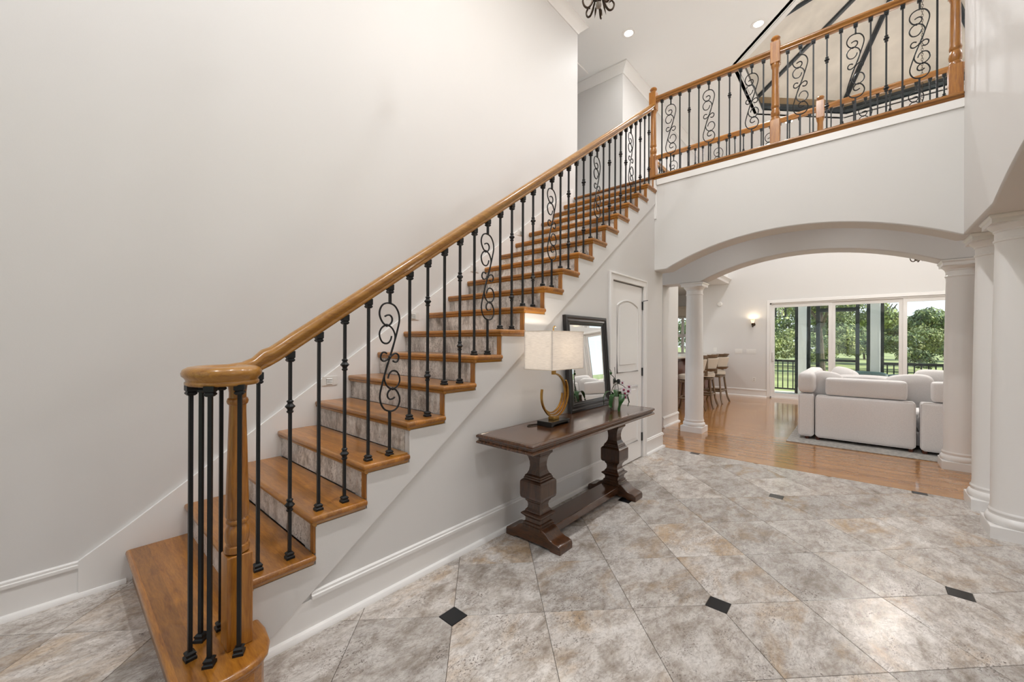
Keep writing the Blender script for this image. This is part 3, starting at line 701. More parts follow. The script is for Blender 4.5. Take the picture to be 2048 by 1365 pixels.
b3 = thing('balcony_railing', 'short-looking railing running away behind the upper left newel post', 'railing', (9, 2.6, ZL))
rail_run(b3, (XR2, 2.62), (XF, 2.62), ZRT, 46, 'ppspd', setU, hU, ZL, 0)

# ================================================================== columns
def column(x, y, label):
    t = thing('column', label, 'column', (x, y, 0), 'white round columns below the arches')
    MB().sq([(.155, 0), (.155, .082), (.152, .086)], (x, y, 0)).build('plinth', TRIM, t)
    MB().lathe([(.150, .085), (.157, .100), (.158, .118), (.150, .138), (.138, .146), (.138, .160), (.142, .166), (.142, .176), (.134, .184), (.132, .196)], (x, y, 0), 48).build('torus', TRIM, t, smooth=50)
    MB().lathe([(.134, .186), (.130, .22), (.1295, .8), (.122, 1.5), (.113, 2.06), (.116, 2.085)], (x, y, 0), 48).build('shaft', TRIM, t, smooth=50)
    MB().lathe([(.114, 2.08), (.121, 2.086), (.122, 2.098), (.115, 2.105), (.115, 2.150), (.122, 2.156), (.122, 2.165), (.132, 2.175), (.150, 2.196), (.150, 2.21)], (x, y, 0), 48).build('capital', TRIM, t, smooth=40)
    MB().sq([(.152, 2.205), (.152, 2.235), (.158, 2.240), (.165, 2.252), (.165, 2.261)], (x, y, 0)).build('abacus', TRIM, t)
column(4.455, -.85, 'near white column cut by the right edge of the picture')
column(5.085, -.85, 'middle white column at the corner of the nearer arch')
column(6.475, -.835, 'white column standing right of the white sofa')
column(6.470, 1.912, 'slim-looking white column in front of the bar stools')

# ================================================================== door under the stairs
dr = MB().box(DX0+.012, DX1-.012, YS+.006, YS+.045, .012, DZ-.012).build('door_1', TRIM); struct(dr, 'narrow white two-panel door under the stairs', 'door')
def panel(x0, x1, z0, z1, arch):
    pts = [(x0, z0), (x1, z0)]
    if arch: pts += [(u, z) for u, z in arch_pts(x1, x0, z1, arch, 12)]
    else: pts += [(x1, z1), (x0, z1)]
    return pts
for pts in (panel(DX0+.13, DX1-.13, 1.03, 1.755, .062), panel(DX0+.13, DX1-.13, .22, .86, 0)):
    cxp = sum(p[0] for p in pts)/len(pts); czp = sum(p[1] for p in pts)/len(pts)
    ring = []
    MB().tube([(x, YS+.006, z) for x, z in pts], .011, 8, closed=True).build('panel_moulding', TRIM, dr, smooth=True)
    k = .86; MB().prism([(cxp+(x-cxp)*.80, czp+(z-czp)*.88) for x, z in pts], 1, YS-.001, YS+.02).build('panel', TRIM, dr, bevel=.006)
for z in (1.79, 1.01, .245):
    MB().box(DX1-.018, DX1+.004, YS-.007, YS+.007, z-.048, z+.048).build('hinge', IRON, dr)
MB().tube([(DX1-.005, YS-.004, 1.845), (DX1+.01, YS-.03, 1.85), (DX1+.03, YS-.05, 1.853)], .004, 6).build('door_stop', IRON, dr)
MB().lathe([(.028, 0), (.028, -.006), (.012, -.010), (.012, -.035), (.026, -.045), (.026, -.062), (.012, -.07)], (DX0+.06, YS+.006, .95), 16, axis=1).build('door_knob', IRON, dr, smooth=True)
cs = [(0, 0), (.072, 0), (.072, -.012), (.06, -.016), (.03, -.013), (.012, -.02), (0, -.018)]
o = MB().prism([(DX0-.072, 0), (DX0, 0), (DX0, DZ), (DX1, DZ), (DX1, 0), (DX1+.072, 0), (DX1+.072, DZ+.072), (DX0-.072, DZ+.072)], 1, YS-.018, YS).build('trim_7', TRIM, bevel=.004); struct(o, 'white casing framing the small door under the stairs', 'door casing')
MB().prism([(DX0-.078, 0), (DX0-.058, 0), (DX0-.058, DZ+.058), (DX1+.058, DZ+.058), (DX1+.058, 0), (DX1+.078, 0), (DX1+.078, DZ+.078), (DX0-.078, DZ+.078)], 1, YS-.026, YS).build('casing_bead', TRIM, o, bevel=.004)
# ceiling hatch
o = MB().box(5.42, 6.02, 3.52, 4.25, ZC-.03, ZC).build('ceiling_hatch', TRIM, bevel=.01); tag(o, 'white attic hatch panel in the upper hall ceiling', 'hatch')

# ================================================================== console table
ct = thing('console_table', 'dark walnut console table on two carved pedestals against the stair wall', 'table', (2.745, 1.67, 0))
tx0, tx1, ty0, ty1 = 1.828, 3.668, 1.430, 1.905
def ringslab(levels):
    m = MB(); k = 0
    vs = []; fs = []
    for ins_, z in levels:
        vs += [(tx0+ins_, ty0+ins_, z), (tx1-ins_, ty0+ins_, z), (tx1-ins_, ty1-ins_, z), (tx0+ins_, ty1-ins_, z)]
    n = len(levels)
    for i in range(n-1):
        for j in range(4): fs.append((i*4+j, i*4+(j+1) % 4, i*4+4+(j+1) % 4, i*4+4+j))
    fs.append((3, 2, 1, 0)); fs.append(tuple(range(4*n-4, 4*n)))
    return m.add(vs, fs)
ringslab([(.012, .690), (.002, .692), (.0, .699), (.004, .706), (.012, .712), (.012, .722), (.004, .727), (0, .734), (.001, .743), (.010, .7495), (.024, .7495), (.026, .7475), (.029, .7475), (.030, .749)]).build('table_top', WALX, ct)
pp = [(.085, .690), (.085, .665), (.062, .655), (.062, .630), (.070, .622), (.070, .604), (.060, .594), (.050, .575), (.0425, .545), (.041, .515), (.045, .485), (.055, .462), (.066, .452), (.066, .444), (.071, .440), (.071, .430), (.080, .424), (.088, .414), (.089, .400), (.089, .322), (.086, .305), (.078, .296), (.064, .290), (.062, .281), (.053, .270), (.049, .250), (.052, .230), (.064, .216), (.064, .208), (.076, .203), (.085, .197), (.085, .190), (.070, .176), (.062, .166), (.062, .142), (.072, .138), (.072, .124), (.080, .120), (.080, .100)]
for xc in (2.180, 3.310):
    yc = 1.655
    pd = MB().sq(pp[::-1], (xc, yc, 0)).build('pedestal', WALZ, ct)
    prof = [(1.885, 0), (1.885, .038), (1.878, .052), (1.855, .060), (1.83, .062), (1.80, .075), (1.775, .098), (1.752, .112), (1.735, .115), (1.575, .115), (1.558, .112), (1.535, .098), (1.51, .075), (1.48, .062), (1.455, .060), (1.432, .052), (1.425, .038), (1.425, 0), (1.50, 0), (1.515, .014), (1.795, .014), (1.81, 0)]
    MB().prism(prof, 0, xc-.073, xc+.073).build('foot', WALY, ct, bevel=.004)
MB().box(2.25, 3.24, 1.575, 1.735, .040, .098).build('stretcher', WALX, ct, bevel=.004)
# ---- lamp
lp = thing('table_lamp', 'lamp with square linen shade on nested brass arcs, standing on the console', 'lamp', (2.44, 1.71, .7495))
lb = MB().box(2.32, 2.56, 1.645, 1.775, .765, .785).box(2.32, 2.345, 1.645, 1.775, .7495, .765).box(2.535, 2.56, 1.645, 1.775, .7495, .765).build('lamp_base', BLACKLAC, lp, bevel=.002)
MB().box(2.405, 2.475, 1.685, 1.735, .785, .806).build('base_block', GOLD, lp, bevel=.002)
lc = (2.44, .972)
def arc(rad, a0, a1, y0, y1, th, cx=lc[0]):
    m = MB(); vs = []; fs = []; n = 40
    for k in range(n+1):
        a = R(a0+(a1-a0)*k/n); c_, s_ = math.cos(a), math.sin(a)
        for r, y in ((rad, y0), (rad, y1), (rad-th, y1), (rad-th, y0)): vs.append((cx+r*c_, y, lc[1]+r*s_))
    for k in range(n):
        for j in range(4): fs.append((k*4+j, k*4+(j+1) % 4, k*4+4+(j+1) % 4, k*4+4+j))
    fs += [(0, 1, 2, 3), (4*n+3, 4*n+2, 4*n+1, 4*n)]
    return m.add(vs, fs)
arc(.170, 35, -150, 1.688, 1.702, .009).build('arc', GOLD, lp, smooth=30)
arc(.156, 92, -198, 1.703, 1.720, .009).build('arc', GOLD, lp, smooth=30)
arc(.142, -2, -128, 1.721, 1.735, .009).build('arc', GOLD, lp, smooth=30)
MB().box(2.425, 2.452, 1.700, 1.722, 1.118, 1.15).lathe([(.010, 1.14), (.010, 1.20), (.016, 1.20), (.016, 1.25)], (2.437, 1.711, 0), 12).build('stem', GOLD, lp)
sx0, sx1, sy0, sy1, sz0, sz1 = 2.236, 2.646, 1.582, 1.828, 1.164, 1.437
th = .004
sm = MB()
sm.box(sx0, sx1, sy0, sy0+th, sz0, sz1).box(sx0, sx1, sy1-th, sy1, sz0, sz1).box(sx0, sx0+th, sy0+th, sy1-th, sz0, sz1).box(sx1-th, sx1, sy0+th, sy1-th, sz0, sz1)
sd_ = sm.build('lamp_shade', SHADE, lp)
MB().tube([(sx0, sy0, sz0), (sx1, sy0, sz0), (sx1, sy1, sz0), (sx0, sy1, sz0)], .0028, 6, True).tube([(sx0, sy0, sz1), (sx1, sy0, sz1), (sx1, sy1, sz1), (sx0, sy1, sz1)], .0028, 6, True).build('shade_trim', LINEN, sd_)
MB().sphere((2.437, 1.711, 1.30), .032, 16, 10, 1.2).build('bulb', BULB, lp, smooth=True)
MB().tube([(sx0, 1.711, 1.43), (2.437, 1.711, 1.43), (sx1, 1.711, 1.43)], .003, 6).tube([(2.437, 1.711, 1.335), (2.437, 1.711, 1.45)], .004, 6).build('shade_frame', GOLD, lp)
MB().tube(catmull([(2.437, 1.711, 1.437), (2.432, 1.711, 1.455), (2.436, 1.711, 1.472), (2.452, 1.711, 1.478), (2.462, 1.711, 1.470)], 5), lambda t: .006-.003*t, 8).build('finial', GOLD, lp, smooth=True)
MB().tube(catmull([(2.40, 1.775, .752), (2.34, 1.80, .752), (2.27, 1.82, .752), (2.24, 1.79, .752), (2.28, 1.775, .753), (2.33, 1.765, .753)], 6), .003, 6).build('cord', BLACKLAC, lp)
MB().tube(catmull([(2.235, 1.60, .688), (2.26, 1.585, .690), (2.285, 1.57, .672), (2.30, 1.56, .645), (2.27, 1.565, .636), (2.23, 1.59, .640)], 6), .0035, 6).build('cord', BLACKLAC, lp)
lamp('lamp_bulb_light', 'POINT', (2.437-2.44, 1.711-1.71, 1.362-.7495), 5.5, (1, .88, .74), .015, lp)
# ---- mirror
mr_ = thing('leaning_mirror', 'dark espresso framed mirror leaning on the wall behind the lamp', 'mirror', (3.245, 1.835, .7495))
mw, mh, ft = .735, .850, .034
lean = math.atan2(1.900-1.838, mh)
mr_.rotation_euler = (-lean, 0, 0)
# local: x along width, y depth (front at 0, back at ft), z up
def frame_ring(lv, name, mat, parent):
    """levels: (inset from outer edge, y)"""
    vs = []; fs = []
    for ins_, y in lv: vs += [(-mw/2+ins_, y, ins_), (mw/2-ins_, y, ins_), (mw/2-ins_, y, mh-ins_), (-mw/2+ins_, y, mh-ins_)]
    n = len(lv)
    for i in range(n-1):
        for j in range(4): fs.append((i*4+j, i*4+(j+1) % 4, i*4+4+(j+1) % 4, i*4+4+j))
    return MB().add(vs, fs).build(name, mat, parent, loc=(0, 0, 0))
frame_ring([(0, ft), (0, .004), (.006, 0), (.022, 0), (.028, .006), (.034, .008), (.050, .006), (.056, .012), (.070, .014), (.076, .018), (.085, .019), (.085, .03)], 'frame', MIRFRAME, mr_)
MB().box(-mw/2+.080, mw/2-.080, .022, .028, .080, mh-.080).build('mirror_glass', MIRROR, mr_, loc=(0, 0, 0))
frame_ring([(.084, .0205), (.100, .0215)], 'glass_bevel', MIRROR, mr_)
MB().box(-mw/2+.004, mw/2-.004, .030, ft, .004, mh-.004).build('back_board', MIRFRAME, mr_, loc=(0, 0, 0))
# ---- orchid
oc = thing('potted_orchid', 'orchid with broad dark leaves and a few white-and-magenta blooms in a pale pot', 'plant', (3.33, 1.655, .7495))
ox, oy, oz = 3.33, 1.655, .7495
MB().lathe([(.040, 0), (.043, .004), (.052, .05), (.058, .118), (.060, .125), (.055, .125), (.050, .118), (.046, .105)], (ox, oy, oz), 28, cap=True).build('pot', POTM, oc, smooth=50)
MB().lathe([(.051, .108), (.03, .116), (.004, .12)], (ox, oy, oz), 20).build('potting_mix', SOIL, oc, smooth=True)
def leaf(name, pts, wid, mat, parent, nrm=Vector((0, 0, 1)), fold=.25):
    c = catmull(pts, 5); vs = []; fs = []; m = len(c)
    for i, p in enumerate(c):
        t = i/(m-1); a = c[max(0, i-1)]; b = c[min(m-1, i+1)]; tg = (b-a).normalized()
        sd = tg.cross(nrm)
        if sd.length < 1e-3: sd = Vector((1, 0, 0))
        sd.normalize(); n_ = sd.cross(tg)
        w_ = wid*(math.sin(math.pi*(.12+.86*t))**.75)
        vs += [p-sd*w_+n_*(fold*w_), p, p+sd*w_+n_*(fold*w_), p-n_*.002]
    for i in range(m-1):
        k = i*4
        fs += [(k, k+1, k+5, k+4), (k+1, k+2, k+6, k+5), (k+2, k+3, k+7, k+6), (k+3, k, k+4, k+7)]
    fs += [(0, 3, 2, 1), (4*m-4, 4*m-3, 4*m-2, 4*m-1)]
    return MB().add(vs, fs).build(name, mat, parent, smooth=80)
O = Vector((ox, oy, oz+.115))
RTv = Vector((.657, -.754, 0)); FWv = Vector((.754, .657, 0))     # camera's level right and forward directions; the orchid is laid out facing the camera
def OP(r, f, z): return O+RTv*r+FWv*f+Vector((0, 0, z))
for pts, wd in (([(-.010, 0, 0), (-.045, -.015, .045), (-.085, -.02, .045), (-.112, -.02, -.005), (-.112, -.02, -.07)], .020),
                ([(-.015, -.015, 0), (-.035, -.045, .030), (-.056, -.065, -.02), (-.062, -.070, -.08), (-.058, -.070, -.110)], .022),
                ([(.02, -.02, 0), (.036, -.05, .03), (.030, -.08, -.02), (.010, -.088, -.09), (.006, -.09, -.118)], .026),
                ([(.02, 0, 0), (.05, -.01, .035), (.09, -.01, .015), (.115, -.01, -.045), (.105, -.01, -.085)], .020),
                ([(.0, .0, 0), (-.010, -.02, .065), (-.012, -.04, .04), (-.012, -.055, -.02)], .020),
                ([(.0, .01, 0), (.03, .05, .04), (.06, .09, .02), (.08, .11, -.04)], .020)):
    leaf('leaf', [OP(*p) for p in pts], wd, ORLEAF, oc)
for pts, rd in (([(.0, 0, 0), (.0, 0, .12), (-.012, 0, .27)], .0022), ([(-.01, 0, 0), (-.016, 0, .10), (-.022, 0, .17)], .0022)):
    MB().tube([OP(*p) for p in pts], rd, 6).build('support_stake', ORSTEM, oc)
for pts in ([(.02, 0, 0), (.022, 0, .06), (.012, 0, .13), (-.02, 0, .18), (-.05, 0, .21), (-.045, 0, .235), (-.06, 0, .25), (-.075, 0, .235)],
            [(-.03, 0, .0), (-.035, 0, .06), (-.015, 0, .105), (.02, 0, .12), (.06, 0, .105), (.085, 0, .085)],
            [(.01, 0, .05), (.04, -.01, .05), (.06, -.01, .035)], [(.09, -.01, .05), (.10, -.01, .02), (.112, -.01, -.01)]):
    MB().tube(catmull([OP(*p) for p in pts], 5), .0028, 6).build('flower_stem', ORSTEM, oc)
MB().sphere(OP(-.045, 0, .215), .012, 8, 6, 1.2).build('bud', ORLEAF, oc, smooth=True)
MB().box(ox-.024, ox-.014, oy-.004, oy+.002, oz+.12, oz+.175).build('plant_tag', simple('slate_tag', (.06, .07, .09, 1), .5), oc)
for (r_, f_, z_, s_) in ((.066, -.02, .068, .030), (.074, -.025, .036, .030), (.104, -.025, .056, .036), (.080, -.02, .002, .026), (.058, 0, .128, .024), (.112, -.02, .095, .030), (.095, -.01, .022, .026)):
    c = OP(r_, f_, z_); fl_ = bpy.data.objects.new('bloom', None); C.objects.link(fl_); fl_.parent = oc; fl_.location = c-oc.location
    m = MB()
    for k in range(5):
        a = R(90+72*k); d = RTv*math.cos(a)+Vector((0, 0, math.sin(a))); q = RTv*(-math.sin(a))+Vector((0, 0, math.cos(a)))
        vs = [c, c+d*s_*.5+q*s_*.42-FWv*.004, c+d*s_, c+d*s_*.5-q*s_*.42-FWv*.004, c+d*s_*.5+FWv*.002]
        m.add(vs, [(0, 1, 4), (1, 2, 4), (2, 3, 4), (3, 0, 4), (0, 1, 2, 3)])
    m.build('petals', PETAL, fl_)
    MB().sphere(c-FWv*.006, s_*.34, 8, 6).build('throat', MAGENTA, fl_, smooth=True)

# ================================================================== step lights on the skirt
sl = MB().box(-.058, .058, -.006, .0, -.034, .034); sl_me = sl.mesh('step_light_plate'); sl_me.materials.append(PLASTIC)
lv = MB()
lv.prism([(0, 0), (0, .004), (-.007, -.004)], 0, -.026, .018); lv_me = lv.mesh('louvre'); lv_me.materials.append(PLASTIC)
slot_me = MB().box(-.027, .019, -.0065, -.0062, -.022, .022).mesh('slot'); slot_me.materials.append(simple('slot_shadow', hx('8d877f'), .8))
names = ['beside the third step', 'by the sixth step', 'by the ninth step', 'near the upper steps']
for k, lab in zip(range(4), names):
    n = 4+3*k; x = nx(n)+.37; z = nos(x)+.066
    s_ = thing('step_light', 'small louvred step light on the white stair skirt '+lab, 'step light', (x, YL-.019, z), 'louvred step lights')
    inst('plate', sl_me, s_, (0, 0, 0)); inst('slot', slot_me, s_, (0, 0, 0))
    for j in range(4): inst('louvre', lv_me, s_, (0, -.006, -.017+.0115*j))

# ================================================================== ceiling lights and chandeliers
def downlight(x, y, z, e, label, r=.085):
    t = thing('downlight', label, 'ceiling light', (x, y, z), 'recessed ceiling lights')
    MB().lathe([(r+.018, 0), (r+.014, -.006), (r, -.007), (r*.72, -.002), (r*.72, 0)], (x, y, z), 32, cap=False).build('trim_ring', TRIM, t, smooth=True)
    MB().lathe([(r*.73, -.0022), (.001, -.0025)], (x, y, z), 32).build('lens', DOWN, t)
    l_ = lamp('downlight_lamp', 'AREA', (0, 0, -.012), e, (.975, .985, 1.0), r*2, t, (0, 0, -1)); return t
ED = 56
for x, y, lab in ((5.65, 2.62, 'lit recessed downlight above the stair head, leftmost of those in view'), (6.715, 1.115, 'lit recessed downlight left of the dome opening'), (10.1, 1.12, 'recessed downlight beyond the dome rim, seen low between the balusters'),
                  (5.65, -.3, 'added unseen downlight above the right end of the bridge'), (3.5, .75, 'added unseen downlight over the foyer nearer the bridge'), (1.2, .75, 'added unseen downlight over the middle of the foyer'), (-1.2, .75, 'added unseen downlight over the foyer entrance'),
                  (10.1, -2.5, 'added unseen downlight in the far right corner of the living room'), (6.9, -3.0, 'added unseen downlight in the near right corner of the living room')):  # only the first three are in view; the others are added to brighten the rooms
    downlight(x, y, ZC, {5.65: 9, 3.5: 54, 1.2: 76, -1.2: 80}.get(x, ED), lab)
for x, y, lab in ((5.6, -1.15, 'recessed downlight below the bridge right of the columns'), (5.6, 1.35, 'added fill downlight below the bridge left of centre'), (5.6, .1, 'added fill downlight below the bridge right of centre'), (8.2, 4.3, 'added unseen kitchen downlight near the bar'), (10.5, 4.3, 'added unseen kitchen downlight near the window')):  # all but the first are extra lamps added to lift the brightness
    downlight(x, y, 2.9, 2.6 if x < 6 else 16, lab, .07)
for x in (1.4, 3.6): downlight(x, -2.8, 2.9, 22, 'added unseen side room downlight '+('near the front' if x < 2 else 'near the columns'), .07)  # out-of-view lamps added to brighten the side room

def chandelier(x, y, z, ztop, label, arms=6, rad=.42, energy=9, lift=0.0):
    t = thing('chandelier', label, 'chandelier', (x, y, z))
    P = lambda r, a, h: (x+r*math.cos(a), y+r*math.sin(a), z+h)
    MB().lathe([(.004, .05), (.018, .06), (.03, .09), (.018, .12), (.014, .16), (.032, .20), (.036, .25), (.016, .30), (.012, .42), (.026, .46), (.026, .50), (.010, .56), (.008, .62+lift)], (x, y, z), 20).build('stem', BRONZE, t, smooth=True)
    MB().sphere((x, y, z+.030), .022, 14, 10, 1.15).build('crystal_drop', simple('smoky_crystal_%d' % int(x*10), (.35, .30, .26, 1), .08), t, smooth=True)
    for k in range(arms):
        a = 2*math.pi*(k+.3)/arms
        MB().tube(catmull([P(.02, a, .12), P(.045, a, .05), P(.075, a, .005), P(.105, a, .012), P(.118, a, .05), P(.100, a, .075), P(.085, a, .062)], 5), lambda q: .0085-.003*q, 8).build('curl', BRONZE, t, smooth=True)
        MB().tube(catmull([P(.02, a, .22+lift), P(.12, a, .14+lift), P(.25, a, .12+lift), P(.36, a, .17+lift), P(rad, a, .26+lift)], 6), .009, 8).build('arm', BRONZE, t, smooth=True)
        c = P(rad, a, .26+lift)
        MB().lathe([(.006, 0), (.034, .012), (.038, .02), (.012, .022)], c, 16).build('drip_pan', BRONZE, t, smooth=True)
        cd = MB().lathe([(.011, .02), (.011, .11), (.003, .112)], c, 12).build('candle_sleeve', LINEN, t, smooth=True)
        MB().lathe([(.004, .11), (.014, .128), (.013, .145), (.002, .175)], c, 12).build('bulb', BULB, cd, smooth=True)
        lamp('chandelier_bulb_light', 'POINT', (c[0]-x, c[1]-y, c[2]-z+.195), energy, (1, .93, .84), .03, t)
        b = a+math.pi/arms
        MB().add([P(.03, b, .10), P(.065, b-.12, .045), P(.085, b, .0), P(.065, b+.12, .045), P(.06, b, .055)], [(0, 1, 4), (1, 2, 4), (2, 3, 4), (3, 0, 4), (0, 3, 2, 1)]).build('leaf_ornament', BRONZE, t)
    # chain
    lk = MB().tube([(.011*math.cos(q), 0, .022*math.sin(q)) for q in [2*math.pi*j/12 for j in range(12)]], .0028, 5, True).mesh('chain_link'); lk.materials.append(BRONZE)
    h = .63+lift; i = 0
    while z+h < ztop-.05:
        inst('chain_link', lk, t, (0, 0, h), (0, 0, (i % 2)*math.pi/2)); h += .036; i += 1
    MB().lathe([(.06, 0), (.06, -.012), (.03, -.03), (.006, -.05)], (x, y, ztop), 20).build('ceiling_canopy', BRONZE, t, smooth=True)
chandelier(2.60, 1.44, 3.79, ZC, 'bronze scroll-arm foyer chandelier showing only its lowest curls at the top edge', 6, .5, 5.5, .62)
chandelier(OC[0], OC[1], 2.575, 7.42, 'dark iron living room chandelier hung on a long chain from the dome', 6, .62, 20)

# ================================================================== far wall fittings
def sconce(loc, rz, label):
    t = thing('wall_sconce', label, 'wall light', loc, 'wall sconces', rz)
    MB().lathe([(.045, 0), (.045, -.012), (.02, -.022), (.006, -.024)], (0, 0, 0), 20, axis=1).build('back_plate', BRONZE, t, smooth=True, loc=(0, 0, 0))
    MB().tube(catmull([(0, -.02, 0), (0, -.07, -.03), (0, -.10, -.01), (0, -.10, .03)], 5), .009, 8).lathe([(.012, -.075), (.018, -.06), (.01, -.04), (.014, 0), (.026, .03)], (0, -.10, 0), 14).build('arm', BRONZE, t, smooth=True, loc=(0, 0, 0))
    MB().lathe([(.024, .03), (.034, .05), (.040, .09), (.056, .125), (.060, .130), (.052, .125), (.036, .09), (.030, .052)], (0, -.10, 0), 20, cap=False).build('glass_shade', FROST, t, smooth=True, loc=(0, 0, 0))
    MB().sphere((0, -.10, .075), .020, 12, 8).build('bulb', BULB, t, smooth=True, loc=(0, 0, 0))
    lamp('sconce_light', 'POINT', (0, -.10, .11), 3, (1, .80, .55), .025, t)
    return t
sconce((XF, 2.012, 1.82), R(-90), 'bronze wall light with a glowing frosted glass cup left of the sliding doors')
sconce((XF, -3.40, 1.82), R(-90), 'bronze wall light right of the sliding doors, seen only in the mirror')
def plate(y, z, wd, ht, n, name, label, cat, slots=False):
    o = MB().box(XF-.007, XF, y-wd/2, y+wd/2, z-ht/2, z+ht/2).build(name, PLASTIC, bevel=.002); tag(o, label, cat)
    for k in range(n):
        yk = y+(k-(n-1)/2)*.046
        if slots:
            for dz in (-.02, .02): MB().box(XF-.0085, XF-.006, y-.014, y+.014, z+dz-.012, z+dz+.012).build('socket', simple('outlet_face_%d%d' % (int(z*100), int(dz*100)), hx('b9b4ad'), .5), o)
        else: MB().box(XF-.011, XF-.006, yk-.015, yk+.015, z-.03, z+.03).build('rocker', PLASTIC, o)
plate(2.345, 1.134, .165, .115, 3, 'switch_plate', 'triple white light switch on the far wall, left of the pair', 'light switch')
plate(2.06, 1.134, .21, .115, 4, 'switch_plate', 'four-gang white light switch on the far wall nearest the sliding doors', 'light switch')
plate(2.90, 1.16, .075, .115, 1, 'switch_plate', 'single white switch on the far wall just above the bar counter', 'light switch')
plate(1.995, .425, .075, .115, 1, 'wall_outlet', 'white wall outlet low on the far wall below the sconce', 'outlet', True)
o = MB().lathe([(.062, 0), (.062, -.018), (.05, -.032), (.004, -.034)], (XF, 2.79, 2.375), 28, axis=0).build('wall_alarm', PLASTIC, smooth=40); tag(o, 'round white alarm on the far wall high left of the sconce', 'alarm')

# sliding door (window_1)
sl_ = thing('window_1', 'wide white-framed sliding glass doors onto the porch', 'sliding door', (XF+.08, 0, 0)); sl_['kind'] = 'structure'
MB().prism([(SY0+.065, 0), (SY0, 0), (SY0, SZ), (SY1, SZ), (SY1, 0), (SY1-.065, 0), (SY1-.065, SZ+.07), (SY0+.065, SZ+.07)], 0, XF-.02, XF).build('casing', TRIM, sl_, bevel=.004)
MB().box(XF+.02, XF+.14, SY0-.03, SY0, 0, SZ).box(XF+.02, XF+.14, SY1, SY1+.03, 0, SZ).box(XF+.02, XF+.14, SY1, SY0, SZ-.03, SZ).box(XF+.02, XF+.14, SY1, SY0, 0, .03).build('outer_frame', TRIM, sl_)
npn = 4; pw = (SY0-SY1-.06)/npn
for k in range(npn):
    ya = SY0-.03-k*pw; yb = ya-pw; xx = XF+.05+(.035 if k % 2 else 0); s_ = .062
    sh_ = MB().box(xx, xx+.035, ya-s_, ya+.0, .03, SZ-.03).box(xx, xx+.035, yb, yb+s_, .03, SZ-.03).box(xx, xx+.035, yb+s_, ya-s_, .03, .12).box(xx, xx+.035, yb+s_, ya-s_, SZ-.11, SZ-.03).build('sliding_panel', TRIM, sl_)
    MB().box(xx+.014, xx+.020, yb+s_, ya-s_, .12, SZ-.11).build('pane', GLASS, sh_)
    if k == 0: MB().box(xx-.03, xx, ya-.045, ya-.015, .90, 1.12).build('pull_handle', PLASTIC, sh_, bevel=.006)
# kitchen window
kw = thing('window_2', 'kitchen window above the counter seen left of the slim column', 'window', (13.5, 4.2, KZ0)); kw['kind'] = 'structure'
MB().box(13.46, 13.5, KW0-.09, KW0, KZ0-.09, KZ1+.09).box(13.46, 13.5, KW1, KW1+.09, KZ0-.09, KZ1+.09).box(13.46, 13.5, KW0, KW1, KZ1, KZ1+.09).box(13.44, 13.5, KW0, KW1, KZ0-.06, KZ0).build('casing', TRIM, kw)
for (a, b) in ((KW0, 3.99), (3.99, 4.37), (4.37, KW1)):
    for (c, d) in ((KZ0, 1.58), (1.58, KZ1)):
        sh_ = MB().box(13.54, 13.58, a, a+.04, c, d).box(13.54, 13.58, b-.04, b, c, d).box(13.54, 13.58, a+.04, b-.04, c, c+.05).box(13.54, 13.58, a+.04, b-.04, d-.05, d).build('sash', TRIM, kw)
        MB().box(13.555, 13.562, a+.04, b-.04, c+.05, d-.05).build('pane', GLASS, sh_)
o = MB().box(13.30, 13.44, KW0-.1, KW1+.1, 2.20, 2.46).box(13.28, 13.44, KW0-.12, KW1+.12, 2.46, 2.52).build('window_valance', LINEN, bevel=.01); tag(o, 'cream valance over the kitchen window', 'valance')
# rear windows, side windows
def plain_window(name, lab, rects, axis, at):
    t = thing(name, lab, 'window', (at, 0, 0) if axis == 0 else (0, at, 0)); t['kind'] = 'structure'
    for (u0, u1, z0, z1, nu) in rects:
        for k in range(nu):
            a = u0+(u1-u0)*k/nu; b = u0+(u1-u0)*(k+1)/nu
            def bx(m, p, q, r, s, d0, d1): return m.box(at+d0, at+d1, p, q, r, s) if axis == 0 else m.box(p, q, at+d0, at+d1, r, s)
            m = MB(); bx(m, a, a+.05, z0, z1, -.03, .03); bx(m, b-.05, b, z0, z1, -.03, .03); bx(m, a+.05, b-.05, z0, z0+.06, -.03, .03); bx(m, a+.05, b-.05, z1-.06, z1, -.03, .03)
            sh_ = m.build('sash', TRIM, t)
            m = MB(); bx(m, a+.05, b-.05, z0+.06, z1-.06, -.004, .004); m.build('pane', GLASS, sh_)
plain_window('window_3', 'tall front windows behind the camera', [(-.35, 2.75, .25, 2.45, 4), (-.35, 2.75, 2.95, 5.2, 4)], 0, XREAR-.08)
plain_window('window_added', 'added living room side window, kept for its daylight', [(LW0, LW1, LZ0, LZ1, 2)], 1, -4.12)  # extra opening in the living room wall, kept only to admit light
plain_window('window_5', 'wide side room window', [(1.0, 4.2, .7, 2.5, 4)], 1, -5.08)
o = MB().prism([(LW0-.09, LZ0-.09), (LW1+.09, LZ0-.09), (LW1+.09, LZ1+.09), (LW0-.09, LZ1+.09)], 1, -4.05, -4.052).build('trim_8', TRIM)
bpy.data.objects.remove(o)
o = MB().box(LW0-.09, LW0, -4.05, -4.03, LZ0-.09, LZ1+.09).box(LW1, LW1+.09, -4.05, -4.03, LZ0-.09, LZ1+.09).box(LW0, LW1, -4.05, -4.03, LZ1, LZ1+.09).box(LW0, LW1, -4.05, -4.02, LZ0-.09, LZ0).build('trim_8', TRIM); struct(o, 'white casing of the added living room side window', 'window casing')

